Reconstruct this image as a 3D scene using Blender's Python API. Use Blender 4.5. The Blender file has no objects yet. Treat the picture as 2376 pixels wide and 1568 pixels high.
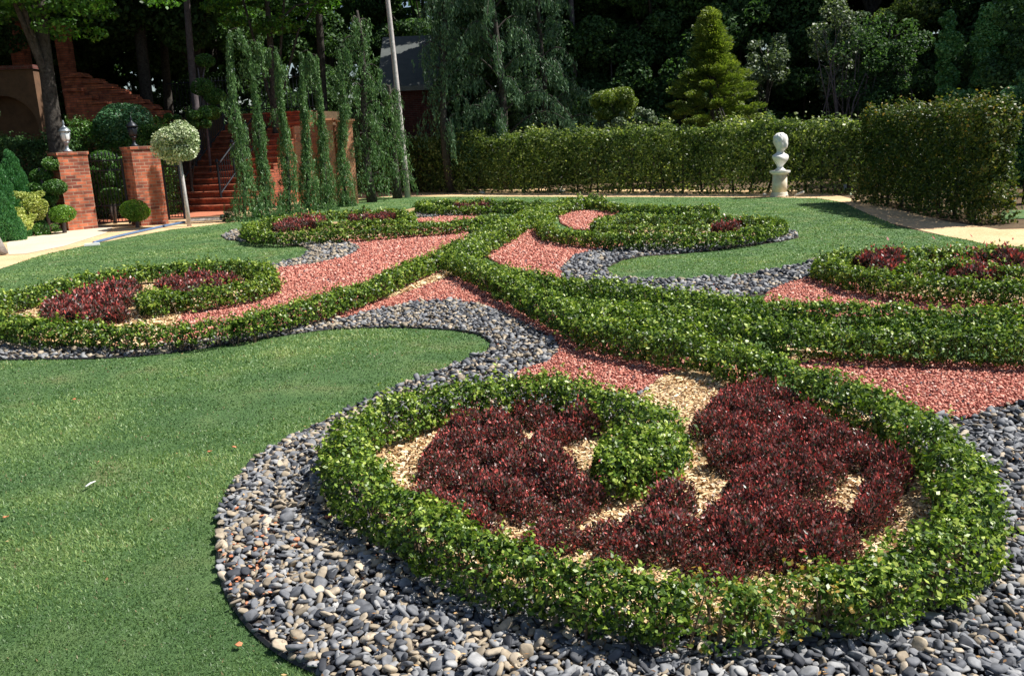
import bpy, math, random
import numpy as np
from mathutils import Vector
from mathutils.geometry import tessellate_polygon

rng = np.random.default_rng(7)
random.seed(7)
C = bpy.context.scene
COL = C.collection
R = math.radians

# ------------------------------------------------------------------ camera
FPX, CX, CY, HC = 2000.0, 1188.0, 784.0, 1.7
TH = math.atan(464 / 2000.0)
PH = math.atan(0.0436)
F = np.array([0, math.cos(TH), -math.sin(TH)])
R0 = np.array([1.0, 0, 0]); U0 = np.array([0, math.sin(TH), math.cos(TH)])
RR = R0 * math.cos(PH) - U0 * math.sin(PH)
UU = U0 * math.cos(PH) + R0 * math.sin(PH)
CAM = np.array([0, 0, HC])

def ray(x, y):
    return F * FPX + RR * (x - CX) - UU * (y - CY)
def g(x, y, z=0.0):
    """survey point: where the sight line meets the level z"""
    d = ray(x, y); t = (z - HC) / d[2]
    return CAM + d * t
def at(x, y, Y):
    d = ray(x, y); return CAM + d * (Y / d[1])
def pl(pts, z=0.0):
    return [tuple(g(x, y, z)[:2]) for x, y in pts]

cam = bpy.data.cameras.new("camera"); camo = bpy.data.objects.new("camera", cam)
COL.objects.link(camo); C.camera = camo
cam.sensor_width = 36; cam.lens = FPX / 2376 * 36; cam.clip_end = 1000; cam.clip_start = 0.05
from mathutils import Matrix
camo.matrix_world = Matrix(((RR[0], UU[0], -F[0], 0), (RR[1], UU[1], -F[1], 0), (RR[2], UU[2], -F[2], HC), (0, 0, 0, 1)))

# ------------------------------------------------------------------ light
SUN_EL, SUN_AZ = R(54), math.atan2(1.0, 0.06)    # azimuth clockwise from +Y
sd = Vector((math.sin(SUN_AZ) * math.cos(SUN_EL), math.cos(SUN_AZ) * math.cos(SUN_EL), math.sin(SUN_EL)))
sun = bpy.data.lights.new("sun", 'SUN'); sun.energy = 5.0; sun.angle = R(0.5); sun.color = (1, .955, .88)
suno = bpy.data.objects.new("sun", sun); COL.objects.link(suno)
suno.rotation_euler = (-sd).to_track_quat('-Z', 'Y').to_euler()
W = bpy.data.worlds.new("World"); C.world = W; W.use_nodes = True
nt = W.node_tree; bg = nt.nodes['Background']; sky = nt.nodes.new('ShaderNodeTexSky')
sky.sky_type = 'NISHITA'; sky.sun_disc = False; sky.sun_elevation = SUN_EL; sky.sun_rotation = SUN_AZ
nt.links.new(sky.outputs[0], bg.inputs[0]); bg.inputs[1].default_value = 0.068
C.view_settings.view_transform = 'Standard'; C.view_settings.look = 'None'; C.view_settings.exposure = 0.62
C.render.resolution_x = 1024; C.render.resolution_y = 675

# ------------------------------------------------------------------ tagging
def tag(o, label=None, cat=None, group=None, kind=None):
    if label: o['label'] = label
    if cat: o['category'] = cat
    if group: o['group'] = group
    if kind: o['kind'] = kind
    return o
def empty(name, loc, label, cat, group=None):
    o = bpy.data.objects.new(name, None); COL.objects.link(o); o.location = loc
    o.empty_display_size = .2
    bpy.context.view_layer.update() if False else None
    return tag(o, label, cat, group)
def link(name, me, mat, parent=None, local=False):
    o = bpy.data.objects.new(name, me); COL.objects.link(o)
    if mat is not None:
        for m in (mat if isinstance(mat, list) else [mat]): me.materials.append(m)
    if parent is not None:
        o.parent = parent
        if not local:                       # mesh given in world coordinates, parent an unrotated Empty
            me.transform(Matrix.Translation(-Vector(parent.location)))
    return o

# ------------------------------------------------------------------ materials
def newmat(name):
    m = bpy.data.materials.new(name); m.use_nodes = True
    n = m.node_tree.nodes; l = m.node_tree.links
    return m, n, l, n['Principled BSDF']
def ramp(n, stops):
    r = n.new('ShaderNodeValToRGB'); e = r.color_ramp.elements
    while len(e) > 1: e.remove(e[-1])
    e[0].position = stops[0][0]; e[0].color = (*stops[0][1], 1)
    for p, c in stops[1:]:
        k = e.new(p); k.color = (*c, 1)
    return r
def leafmat(name, stops, rough=.45, trans=.3, tcol=None, spec=.5):
    m, n, l, b = newmat(name)
    a = n.new('ShaderNodeAttribute'); a.attribute_name = 'tint'
    r = ramp(n, stops); l.new(a.outputs['Fac'], r.inputs[0])
    l.new(r.outputs[0], b.inputs['Base Color']); b.inputs['Roughness'].default_value = rough
    b.inputs['Specular IOR Level'].default_value = spec
    if trans > 0:
        t = n.new('ShaderNodeBsdfTranslucent'); mx = n.new('ShaderNodeMixShader'); mx.inputs[0].default_value = trans
        hs = n.new('ShaderNodeMix'); hs.data_type = 'RGBA'; hs.blend_type = 'MULTIPLY'; hs.inputs[0].default_value = 1
        l.new(r.outputs[0], hs.inputs[6]); hs.inputs[7].default_value = (*(tcol or (1.5, 1.6, .7)), 1)
        l.new(hs.outputs[2], t.inputs[0]); l.new(b.outputs[0], mx.inputs[1]); l.new(t.outputs[0], mx.inputs[2])
        l.new(mx.outputs[0], n['Material Output'].inputs[0])
    return m
def stonemat(name, stops, rough=.6, spec=.4, bump=0.0, nscale=60, interp=None):
    m, n, l, b = newmat(name)
    a = n.new('ShaderNodeAttribute'); a.attribute_name = 'tint'
    r = ramp(n, stops); l.new(a.outputs['Fac'], r.inputs[0])
    nz = n.new('ShaderNodeTexNoise'); nz.inputs['Scale'].default_value = nscale; nz.inputs['Detail'].default_value = 4
    tc = n.new('ShaderNodeTexCoord'); l.new(tc.outputs['Object'], nz.inputs['Vector'])
    mr = n.new('ShaderNodeMapRange'); mr.inputs[1].default_value = .3; mr.inputs[2].default_value = .7
    mr.inputs[3].default_value = .72; mr.inputs[4].default_value = 1.25
    l.new(nz.outputs[0], mr.inputs[0])
    mx = n.new('ShaderNodeMix'); mx.data_type = 'RGBA'; mx.blend_type = 'MULTIPLY'; mx.inputs[0].default_value = 1
    l.new(r.outputs[0], mx.inputs[6]); l.new(mr.outputs[0], mx.inputs[7]); l.new(mx.outputs[2], b.inputs['Base Color'])
    b.inputs['Roughness'].default_value = rough; b.inputs['Specular IOR Level'].default_value = spec
    if bump:
        bp = n.new('ShaderNodeBump'); bp.inputs['Strength'].default_value = bump; bp.inputs['Distance'].default_value = .004
        l.new(nz.outputs[0], bp.inputs['Height']); l.new(bp.outputs[0], b.inputs['Normal'])
    return m
def noisemat(name, stops, scale=8, rough=.85, bump=.4, dist=.02, detail=8, scale2=None, stops2=None, mixf=.5, spec=.3):
    m, n, l, b = newmat(name)
    tc = n.new('ShaderNodeTexCoord')
    nz = n.new('ShaderNodeTexNoise'); nz.inputs['Scale'].default_value = scale; nz.inputs['Detail'].default_value = detail
    nz.inputs['Roughness'].default_value = .7
    l.new(tc.outputs['Object'], nz.inputs['Vector'])
    r = ramp(n, stops); l.new(nz.outputs[0], r.inputs[0]); out = r.outputs[0]
    if scale2:
        n2 = n.new('ShaderNodeTexNoise'); n2.inputs['Scale'].default_value = scale2; n2.inputs['Detail'].default_value = 5
        l.new(tc.outputs['Object'], n2.inputs['Vector'])
        r2 = ramp(n, stops2); l.new(n2.outputs[0], r2.inputs[0])
        mx = n.new('ShaderNodeMix'); mx.data_type = 'RGBA'; mx.inputs[0].default_value = mixf
        l.new(r.outputs[0], mx.inputs[6]); l.new(r2.outputs[0], mx.inputs[7]); out = mx.outputs[2]
    l.new(out, b.inputs['Base Color']); b.inputs['Roughness'].default_value = rough
    b.inputs['Specular IOR Level'].default_value = spec
    if bump:
        bp = n.new('ShaderNodeBump'); bp.inputs['Strength'].default_value = bump; bp.inputs['Distance'].default_value = dist
        l.new(nz.outputs[0], bp.inputs['Height']); l.new(bp.outputs[0], b.inputs['Normal'])
    return m
def brickmat(name, c1, c2, mortar, wear=(.55, 1.25)):
    m, n, l, b = newmat(name)
    uv = n.new('ShaderNodeUVMap'); br = n.new('ShaderNodeTexBrick')
    l.new(uv.outputs[0], br.inputs['Vector'])
    br.inputs['Scale'].default_value = 1; br.inputs['Brick Width'].default_value = .215; br.inputs['Row Height'].default_value = .075
    br.inputs['Mortar Size'].default_value = .007; br.inputs['Mortar Smooth'].default_value = .1
    br.inputs['Color1'].default_value = (*c1, 1); br.inputs['Color2'].default_value = (*c2, 1); br.inputs['Mortar'].default_value = (*mortar, 1)
    nz = n.new('ShaderNodeTexNoise'); nz.inputs['Scale'].default_value = 5; nz.inputs['Detail'].default_value = 8
    tc = n.new('ShaderNodeTexCoord'); l.new(tc.outputs['Object'], nz.inputs['Vector'])
    mr = n.new('ShaderNodeMapRange'); mr.inputs[1].default_value = .3; mr.inputs[2].default_value = .7
    mr.inputs[3].default_value = wear[0]; mr.inputs[4].default_value = wear[1]; l.new(nz.outputs[0], mr.inputs[0])
    mx = n.new('ShaderNodeMix'); mx.data_type = 'RGBA'; mx.blend_type = 'MULTIPLY'; mx.inputs[0].default_value = 1
    l.new(br.outputs[0], mx.inputs[6]); l.new(mr.outputs[0], mx.inputs[7]); l.new(mx.outputs[2], b.inputs['Base Color'])
    b.inputs['Roughness'].default_value = .85
    bp = n.new('ShaderNodeBump'); bp.inputs['Strength'].default_value = .6; bp.inputs['Distance'].default_value = .01; bp.invert = True
    l.new(br.outputs['Fac'], bp.inputs['Height']); l.new(bp.outputs[0], b.inputs['Normal'])
    return m
def plainmat(name, c, rough=.5, metal=0, var=.25, scale=20):
    m, n, l, b = newmat(name)
    nz = n.new('ShaderNodeTexNoise'); nz.inputs['Scale'].default_value = scale; nz.inputs['Detail'].default_value = 6
    tc = n.new('ShaderNodeTexCoord'); l.new(tc.outputs['Object'], nz.inputs['Vector'])
    r = ramp(n, [(.3, tuple(v * (1 - var) for v in c)), (.7, tuple(min(1, v * (1 + var * .6)) for v in c))])
    l.new(nz.outputs[0], r.inputs[0]); l.new(r.outputs[0], b.inputs['Base Color'])
    b.inputs['Roughness'].default_value = rough; b.inputs['Metallic'].default_value = metal
    return m

M = dict(
    box=leafmat('box_leaf', [(0, (.010, .028, .005)), (.3, (.034, .078, .010)), (.58, (.098, .180, .018)), (.82, (.23, .34, .04)), (1, (.42, .50, .10))], .40, .22, spec=.4),
    boxdry=leafmat('box_leaf_yellowing', [(0, (.03, .08, .012)), (.55, (.11, .21, .03)), (.8, (.30, .33, .06)), (1, (.52, .33, .09))], .4, .3),
    barb=leafmat('barberry_leaf', [(0, (.012, .028, .010)), (.25, (.040, .048, .022)), (.36, (.095, .065, .045)), (.47, (.26, .19, .185)), (.56, (.17, .075, .065)), (.76, (.30, .085, .075)), (1, (.60, .12, .10))], .38, .15, (1.5, .8, .8), spec=.5),
    laurel=leafmat('laurel_leaf', [(0, (.020, .045, .014)), (.4, (.075, .125, .032)), (.72, (.20, .26, .07)), (1, (.40, .44, .17))], .42, .35, spec=.3),
    laurelrust=leafmat('laurel_leaf_autumn', [(0, (.018, .045, .012)), (.5, (.06, .10, .02)), (.8, (.13, .16, .03)), (1, (.30, .20, .05))], .45, .25, spec=.3),
    dark=leafmat('woodland_leaf', [(0, (.018, .045, .017)), (.6, (.058, .125, .042)), (1, (.13, .24, .08))], .6, .3, spec=.25),
    maple=leafmat('maple_leaf', [(0, (.02, .06, .010)), (.45, (.05, .14, .016)), (.8, (.11, .28, .03)), (1, (.20, .42, .05))], .45, .4),
    weep=leafmat('cedar_needle', [(0, (.035, .09, .03)), (.5, (.095, .20, .065)), (1, (.20, .34, .11))], .5, .2, (1.2, 1.3, .8)),
    weepdark=leafmat('dark_cedar_needle', [(0, (.024, .065, .032)), (.5, (.08, .165, .08)), (1, (.21, .34, .18))], .5, .2, (1.2, 1.3, .8)),
    gold=leafmat('golden_conifer_leaf', [(0, (.035, .075, .012)), (.5, (.125, .185, .026)), (1, (.30, .36, .07))], .5, .3),
    silver=leafmat('silver_shrub_leaf', [(0, (.03, .05, .030)), (.5, (.10, .15, .08)), (1, (.26, .32, .20))], .5, .25),
    ivy=leafmat('ivy_leaf', [(0, (.03, .09, .028)), (.5, (.09, .25, .07)), (1, (.26, .46, .16))], .35, .25),
    varieg=leafmat('variegated_leaf', [(0, (.10, .18, .06)), (.4, (.28, .38, .16)), (.7, (.55, .62, .38)), (1, (.75, .78, .55))], .45, .2, (1, 1, .8)),
    lime=leafmat('lime_shrub_leaf', [(0, (.12, .18, .03)), (.5, (.36, .42, .10)), (1, (.62, .62, .22))], .5, .3),
    topi=leafmat('topiary_leaf', [(0, (.02, .06, .012)), (.5, (.055, .15, .025)), (1, (.14, .28, .05))], .45, .25),
    topilite=leafmat('bright_topiary_leaf', [(0, (.05, .12, .01)), (.5, (.12, .26, .025)), (1, (.24, .40, .05))], .45, .3),
    bluegreen=leafmat('blue_green_leaf', [(0, (.02, .07, .035)), (.5, (.05, .15, .065)), (1, (.12, .27, .12))], .45, .25),
    juni=leafmat('juniper_leaf', [(0, (.02, .09, .03)), (.5, (.05, .19, .06)), (1, (.12, .32, .10))], .5, .25),
    litter=leafmat('dry_leaf', [(0, (.10, .05, .025)), (.5, (.36, .20, .08)), (1, (.62, .42, .20))], .8, .1),
    grass=leafmat('grass_blade', [(0, (.055, .115, .035)), (.33, (.125, .225, .070)), (.68, (.24, .355, .115)), (.9, (.36, .42, .17)), (1, (.30, .23, .12))], .5, .3, (1.2, 1.3, .8)),
    twig=plainmat('twig', (.16, .11, .07), .9),
    bark=noisemat('bark', [(.35, (.02, .017, .014)), (.65, (.085, .075, .065))], 14, .9, .8, .03),
    palebark=noisemat('pale_bark', [(.3, (.36, .33, .32)), (.7, (.64, .60, .59))], 10, .85, .5, .02),
    greybark=noisemat('grey_bark', [(.3, (.06, .05, .055)), (.7, (.17, .14, .15))], 10, .85, .5, .02),
    brick=brickmat('pillar_brick', (.58, .16, .075), (.17, .045, .03), (.34, .24, .17), (.5, 1.4)),
    brickstep=brickmat('step_brick', (.54, .16, .07), (.32, .08, .04), (.14, .08, .06), (.45, 1.35)),
    brickriser=brickmat('riser_brick', (.40, .10, .045), (.26, .06, .03), (.12, .07, .05)),
    brickdark=brickmat('house_brick', (.20, .05, .035), (.13, .035, .03), (.16, .12, .10)),
    bricktan=brickmat('terrace_brick', (.66, .30, .16), (.56, .23, .12), (.55, .32, .20), (.75, 1.15)),
    shaded_stucco=noisemat('shaded_stucco', [(.3, (.09, .055, .035)), (.7, (.19, .105, .06))], 3, .9, .2, .01),  # brown darkened to carry the shade lying on the arched wall
    iron=plainmat('black_iron', (.014, .018, .026), .45, .3),
    roof=noisemat('slate_roof', [(.3, (.07, .085, .085)), (.7, (.14, .155, .15))], 3, .7, .4, .02, scale2=40, stops2=[(.3, (.05, .06, .06)), (.7, (.16, .17, .165))]),
    fascia=plainmat('fascia_paint', (.25, .27, .26), .6),
    marble=plainmat('white_marble', (.80, .79, .75), .45, 0, .12, 8),
    pedst=noisemat('pedestal_stone', [(.3, (.55, .42, .27)), (.5, (.74, .68, .55)), (.7, (.80, .77, .68))], 3, .7, .2, .01),
    glass=plainmat('milky_glass', (.75, .80, .82), .12, 0, .05),
    leadgrey=plainmat('grey_cast_metal', (.30, .34, .37), .4, .4),
    hose=plainmat('blue_hose', (.10, .17, .30), .45),
    white=plainmat('white_plastic', (.78, .78, .74), .5, 0, .1),
    wood=noisemat('weathered_wood', [(.3, (.16, .14, .13)), (.7, (.36, .33, .31))], 12, .9, .6, .02),
    edging=plainmat('dark_edging', (.02, .02, .022), .6),
    ground=noisemat('leaf_litter_ground', [(.3, (.05, .035, .02)), (.55, (.12, .08, .045)), (.75, (.22, .15, .08))], 3, .95, .6, .05, scale2=25, stops2=[(.3, (.04, .03, .018)), (.7, (.20, .13, .07))]),
    path=noisemat('pine_straw_path', [(.32, (.46, .28, .13)), (.5, (.68, .46, .24)), (.7, (.84, .63, .37))], 22, .95, .6, .02, scale2=1.6, stops2=[(.35, (.52, .33, .18)), (.65, (.74, .56, .36))], mixf=.4),
    pave=noisemat('pale_paving', [(.3, (.58, .48, .35)), (.7, (.72, .62, .48))], 30, .9, .2, .01, scale2=1.2, stops2=[(.3, (.56, .46, .33)), (.7, (.72, .62, .48))]),
    brickpave=noisemat('brick_paving', [(.3, (.40, .12, .06)), (.7, (.55, .22, .13))], 18, .9, .3, .01),
    lawn=noisemat('lawn_turf', [(.30, (.050, .105, .034)), (.5, (.11, .20, .062)), (.72, (.18, .285, .09))], 90, .8, .9, .03, scale2=1.9,
                  stops2=[(.32, (.045, .12, .040)), (.48, (.09, .19, .065)), (.60, (.16, .255, .09)), (.74, (.28, .25, .12))], mixf=.6),
    soil=noisemat('bed_soil', [(.3, (.03, .025, .022)), (.7, (.10, .08, .07))], 40, .95, .6, .02),
    redbase=noisemat('crushed_brick_bed', [(.3, (.24, .07, .055)), (.5, (.42, .15, .12)), (.7, (.56, .25, .20))], 60, .95, .8, .03),
    mulchbase=noisemat('straw_mulch_bed', [(.3, (.22, .13, .06)), (.5, (.45, .30, .16)), (.7, (.66, .50, .30))], 70, .95, .8, .03),
    pebble=stonemat('river_pebble', [(0, (.035, .038, .047)), (.2, (.085, .09, .102)), (.36, (.165, .172, .188)), (.60, (.235, .24, .25)), (.80, (.36, .358, .355)), (.82, (.24, .20, .15)), (.89, (.34, .28, .20)), (.955, (.50, .42, .32)), (.965, (.55, .18, .08)), (1, (.62, .28, .16))], .7, .3, .6, 38),
    redchip=stonemat('red_rock_chip', [(0, (.20, .05, .045)), (.25, (.42, .13, .095)), (.6, (.60, .24, .175)), (.88, (.72, .37, .28)), (.96, (.72, .50, .42)), (.965, (.10, .10, .12)), (1, (.10, .10, .12))], .8, .3),
    straw=stonemat('straw_chip', [(0, (.30, .17, .08)), (.4, (.58, .38, .19)), (.8, (.82, .64, .38)), (.93, (.85, .74, .55)), (1, (.60, .22, .12))], .8, .3),
    petal=plainmat('orange_petal', (.62, .22, .10), .6),
)

# ------------------------------------------------------------------ mesh helpers
def npmesh(name, V, faces_n, idx, smooth=False, tint=None, uv=False):
    me = bpy.data.meshes.new(name)
    V = np.asarray(V, dtype=np.float32).reshape(-1, 3); idx = np.asarray(idx, dtype=np.int32).ravel()
    nf = len(idx) // faces_n
    me.vertices.add(len(V)); me.vertices.foreach_set('co', V.ravel())
    me.loops.add(len(idx)); me.loops.foreach_set('vertex_index', idx)
    me.polygons.add(nf)
    me.polygons.foreach_set('loop_start', np.arange(0, nf * faces_n, faces_n, dtype=np.int32))
    me.polygons.foreach_set('loop_total', np.full(nf, faces_n, dtype=np.int32))
    if smooth: me.polygons.foreach_set('use_smooth', np.ones(nf, dtype=bool))
    if tint is not None:
        a = me.attributes.new('tint', 'FLOAT', 'FACE'); a.data.foreach_set('value', np.asarray(tint, dtype=np.float32))
    me.update(calc_edges=True)
    return me
def unit(v): return v / np.maximum(np.linalg.norm(v, axis=-1, keepdims=True), 1e-9)

def leaves(P, L, nrm=None, along=None, aspect=.6, spread=.8, up=.45, tintbias=None, fold=.0):
    """rhombic leaves at P; nrm: surface normal to lean to; along: direction of the leaf's length"""
    n = len(P); L = np.broadcast_to(L, (n,)).reshape(-1, 1) * rng.uniform(.7, 1.25, (n, 1))
    rnd = unit(rng.normal(size=(n, 3)))
    N = rnd * spread + np.array([0, 0, up])
    if nrm is not None: N = N + nrm * .6
    N = unit(N)
    if along is None: a = rng.normal(size=(n, 3))
    else: a = along + rng.normal(size=(n, 3)) * .25
    u = unit(a - N * np.sum(a * N, 1, keepdims=True)) if along is None else unit(a)
    v = unit(np.cross(u, N if along is None else rnd))
    w = L * aspect * .5
    V = np.stack([P - u * L * .5, P + v * w - u * L * .08, P + u * L * .5, P - v * w - u * L * .08], 1).reshape(-1, 3)
    t = rng.beta(2.0, 2.2, n)
    if tintbias is not None: t = np.clip(t + tintbias, 0, 1)
    return V, t
def leafmesh(name, V, t):
    return npmesh(name, V, 4, np.arange(len(V)), tint=t)

def vnoise(p, f, seed=0):
    """cheap smooth 3D noise"""
    r = np.random.default_rng(seed); o = np.zeros(len(p))
    for k in range(5):
        d = unit(r.normal(size=3)) * f * r.uniform(.7, 1.5)
        o += np.sin(p @ d * 6.283 + r.uniform(0, 6.28))
    return o / 5 * 1.4

class MB:
    def __init__(s): s.v = []; s.f = []
    def add(s, vs, fs):
        o = len(s.v); s.v += [tuple(map(float, p)) for p in vs]; s.f += [tuple(i + o for i in f) for f in fs]; return s
    def box(s, c, d, rz=0, taper=1.0, bev=0):
        cx, cy, cz = c; dx, dy, dz = d[0] / 2, d[1] / 2, d[2] / 2; ca, sa = math.cos(rz), math.sin(rz)
        vs = []
        for k, z in enumerate((-dz, dz)):
            t = taper if k else 1
            for x, y in ((-dx, -dy), (dx, -dy), (dx, dy), (-dx, dy)):
                x *= t; y *= t; vs.append((cx + x * ca - y * sa, cy + x * sa + y * ca, cz + z))
        return s.add(vs, [(3, 2, 1, 0), (4, 5, 6, 7), (0, 1, 5, 4), (1, 2, 6, 5), (2, 3, 7, 6), (3, 0, 4, 7)])
    def tube(s, pts, rad, n=8, cap=True):
        pts = [np.array(p, float) for p in pts]; rs = rad if hasattr(rad, '__len__') else [rad] * len(pts)
        vs = []; a = None
        for i, p in enumerate(pts):
            d = pts[min(i + 1, len(pts) - 1)] - pts[max(i - 1, 0)]; d /= max(np.linalg.norm(d), 1e-9)
            if a is None: a = np.cross(d, [0, 0, 1.] if abs(d[2]) < .9 else [1., 0, 0])
            a = a - d * np.dot(a, d); a /= np.linalg.norm(a); b = np.cross(d, a)
            for k in range(n):
                t = 2 * math.pi * k / n; vs.append(p + rs[i] * (a * math.cos(t) + b * math.sin(t)))
        fs = [(i * n + k, i * n + (k + 1) % n, (i + 1) * n + (k + 1) % n, (i + 1) * n + k) for i in range(len(pts) - 1) for k in range(n)]
        if cap: fs += [tuple(range(n))[::-1], tuple((len(pts) - 1) * n + k for k in range(n))]
        return s.add(vs, fs)
    def lathe(s, c, prof, n=24, sx=1, sy=1):
        vs = []
        for r, z in prof:
            for k in range(n):
                t = 2 * math.pi * k / n; vs.append((c[0] + r * sx * math.cos(t), c[1] + r * sy * math.sin(t), c[2] + z))
        fs = [(i * n + k, i * n + (k + 1) % n, (i + 1) * n + (k + 1) % n, (i + 1) * n + k) for i in range(len(prof) - 1) for k in range(n)]
        fs += [tuple(range(n))[::-1], tuple((len(prof) - 1) * n + k for k in range(n))]
        return s.add(vs, fs)
    def prism(s, poly, z0, z1):
        n = len(poly); vs = [(x, y, z0) for x, y in poly] + [(x, y, z1) for x, y in poly]
        return s.add(vs, [tuple(range(n))[::-1], tuple(range(n, 2 * n))] + [(i, (i + 1) % n, (i + 1) % n + n, i + n) for i in range(n)])
    def build(s, name, mat, parent=None, smooth=False):
        me = bpy.data.meshes.new(name); me.from_pydata(s.v, [], s.f); me.update()
        uvl = me.uv_layers.new(name='UVMap')
        for p in me.polygons:
            nx, ny, nz = p.normal
            if abs(nz) < .8:
                l = math.hypot(nx, ny); tx, ty = -ny / l, nx / l
            for li in p.loop_indices:
                co = me.vertices[me.loops[li].vertex_index].co
                uvl.data[li].uv = (co.x, co.y) if abs(nz) >= .8 else (co.x * tx + co.y * ty, co.z)
            p.use_smooth = smooth
        return link(name, me, mat, parent)

def catmull(pts, n=10, closed=False):
    P = [np.array(p, float) for p in pts]; out = []
    if closed: P = [P[-1]] + P + [P[0], P[1]]
    else: P = [2 * P[0] - P[1]] + P + [2 * P[-1] - P[-2]]
    for i in range(1, len(P) - 2):
        for k in range(n):
            t = k / n; a, b, c, d = P[i - 1:i + 3]
            out.append(.5 * ((2 * b) + (-a + c) * t + (2 * a - 5 * b + 4 * c - d) * t * t + (-a + 3 * b - 3 * c + d) * t ** 3))
    if not closed: out.append(P[-2])
    return np.array(out)
def inpoly(x, y, poly):
    ins = np.zeros(len(x), bool); n = len(poly); j = n - 1
    for i in range(n):
        xi, yi = poly[i]; xj, yj = poly[j]
        if yi != yj:
            c = ((yi > y) != (yj > y)) & (x < (xj - xi) * (y - yi) / (yj - yi) + xi); ins ^= c
        j = i
    return ins
def sheet(name, poly, z, mat, label=None, cat=None, kind='structure'):
    tris = tessellate_polygon([[Vector((x, y, 0)) for x, y in poly]])
    me = bpy.data.meshes.new(name); fs = []
    for t in tris:
        a, b, c = [Vector((*poly[i], 0)) for i in t]
        fs.append(t if (b - a).cross(c - a).z > 0 else t[::-1])
    me.from_pydata([(x, y, z) for x, y in poly], [], fs); me.update()
    o = link(name, me, mat); return tag(o, label, cat, None, kind)

# ------------------------------------------------------------------ survey of the garden
lawn_front_edge = [(0, 838), (100, 837), (250, 834), (380, 824), (500, 807), (640, 784), (750, 769), (850, 764), (950, 764), (1050, 769), (1110, 779), (1140, 799),
                   (1130, 820), (1080, 842), (1000, 872), (920, 906), (830, 946), (740, 991), (660, 1032), (600, 1071), (560, 1110), (530, 1155), (513, 1205), (507, 1262),
                   (512, 1330), (532, 1392), (572, 1452), (622, 1502), (680, 1542), (745, 1572)]
lawn_outer = [(-900, 900), (-300, 700), (0, 625), (100, 592), (200, 570), (300, 551), (400, 533), (480, 524), (560, 514), (640, 497), (720, 481), (800, 467), (860, 459), (950, 457), (1200, 457),
              (1500, 458), (1800, 459), (1900, 461), (1955, 470), (2020, 500), (2080, 525), (2150, 541), (2230, 555), (2300, 570), (2376, 574), (2700, 590), (3400, 640)]
LAWN = pl(lawn_outer) + [(6, 2), (2.5, .6), (-2.5, .6)]
PATH = pl([(-1400, 800), (-600, 620), (0, 556), (60, 550), (120, 538), (180, 524), (240, 519), (400, 512), (520, 503), (700, 462), (860, 443), (1200, 438), (1900, 443), (2200, 515), (2320, 533), (2500, 528), (3300, 560), (3500, 680)]) + \
    [tuple(p) for p in pl([(2376, 590), (1900, 480), (1200, 470), (860, 475), (560, 530), (300, 565), (0, 640), (-900, 900)])]
hedge_front = [(1740, 819), (1784, 832), (1870, 860), (1950, 884), (2017, 908), (2090, 942), (2160, 988), (2212, 1042), (2248, 1100), (2258, 1165), (2228, 1218), (2160, 1262), (2075, 1296), (1990, 1322), (1925, 1338)]
hedge_front_b = [(1975, 1326), (1880, 1349), (1800, 1361), (1700, 1370), (1620, 1370), (1560, 1360)]
hedge_front_c = [(1590, 1366), (1520, 1352), (1430, 1330), (1320, 1306), (1210, 1276), (1100, 1238), (1000, 1194), (925, 1155), (858, 1106), (812, 1058), (798, 1016), (815, 975), (890, 938), (990, 912),
                 (1100, 893), (1200, 886), (1300, 889), (1390, 904), (1470, 928), (1520, 962), (1535, 1002), (1500, 1038), (1440, 1055), (1400, 1050)]
SCROLL = [(1470, 925), (1520, 890), (1560, 880), (1610, 870), (1700, 868)] + hedge_front[2:] + hedge_front_b[:4] + [(1650, 1368)] + hedge_front_c[:15]
hz = .20
PEB1 = pl([(-500, 830), (-200, 806), (0, 800), (270, 812), (400, 802), (500, 787), (633, 770), (792, 744), (875, 724), (959, 707), (1042, 701), (1109, 710), (1169, 730), (1225, 760),
           (1275, 786), (1299, 806), (1292, 828), (1265, 850), (1400, 915), (1700, 900), (2050, 960), (2190, 975), (2240, 980), (2300, 958), (2376, 938), (2600, 905), (3100, 905), (3300, 1900), (1400, 3200), (740, 1620)]) + \
    pl(lawn_front_edge[::-1]) + pl([(-300, 850)])
PEB2 = pl([(513, 549), (545, 537), (583, 540), (583, 556), (700, 556), (792, 556), (812, 566), (836, 580), (819, 593), (792, 603), (733, 616), (640, 630), (628, 617), (670, 609), (702, 598), (718, 583), (702, 574), (633, 568), (567, 563), (525, 558)])
PEB3 = pl([(1300, 650), (1303, 628), (1319, 606), (1359, 590), (1442, 574), (1584, 566), (1717, 552), (1790, 536), (1817, 533), (1847, 541), (1854, 553), (1817, 562), (1750, 571), (1684, 580), (1584, 591),
           (1492, 597), (1442, 607), (1409, 624), (1417, 640), (1442, 649), (1525, 652), (1584, 652), (1684, 647), (1784, 632), (1867, 616), (1895, 606), (1930, 640), (1870, 652), (1824, 665), (1784, 685), (1684, 700), (1584, 700), (1400, 680)])
PEB4 = pl([(955, 499), (1000, 493), (1090, 490), (1150, 487), (1130, 499), (1000, 506), (958, 506)])
RED1 = pl([(1045, 632), (1110, 640), (1250, 720), (1400, 800), (1560, 835), (1700, 850), (1760, 880), (1600, 890), (1560, 886), (1520, 892), (1480, 925), (1400, 930), (1200, 900), (1200, 870), (1265, 850), (1292, 828), (1299, 806), (1275, 786), (1225, 760), (1169, 730),
           (1109, 710), (1042, 701), (959, 707), (875, 724), (792, 744), (633, 770), (500, 787), (400, 802), (262, 810), (275, 770), (400, 755), (600, 745), (800, 690), (950, 645)])
RED2 = pl([(345, 765), (350, 736), (440, 715), (560, 700), (625, 670), (642, 645), (640, 628), (733, 616), (792, 603), (819, 593), (836, 580), (812, 566), (740, 560), (792, 548), (925, 540), (1025, 530), (1085, 530), (1085, 560), (1045, 610), (950, 650), (790, 705), (650, 740), (500, 765)])
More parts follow.
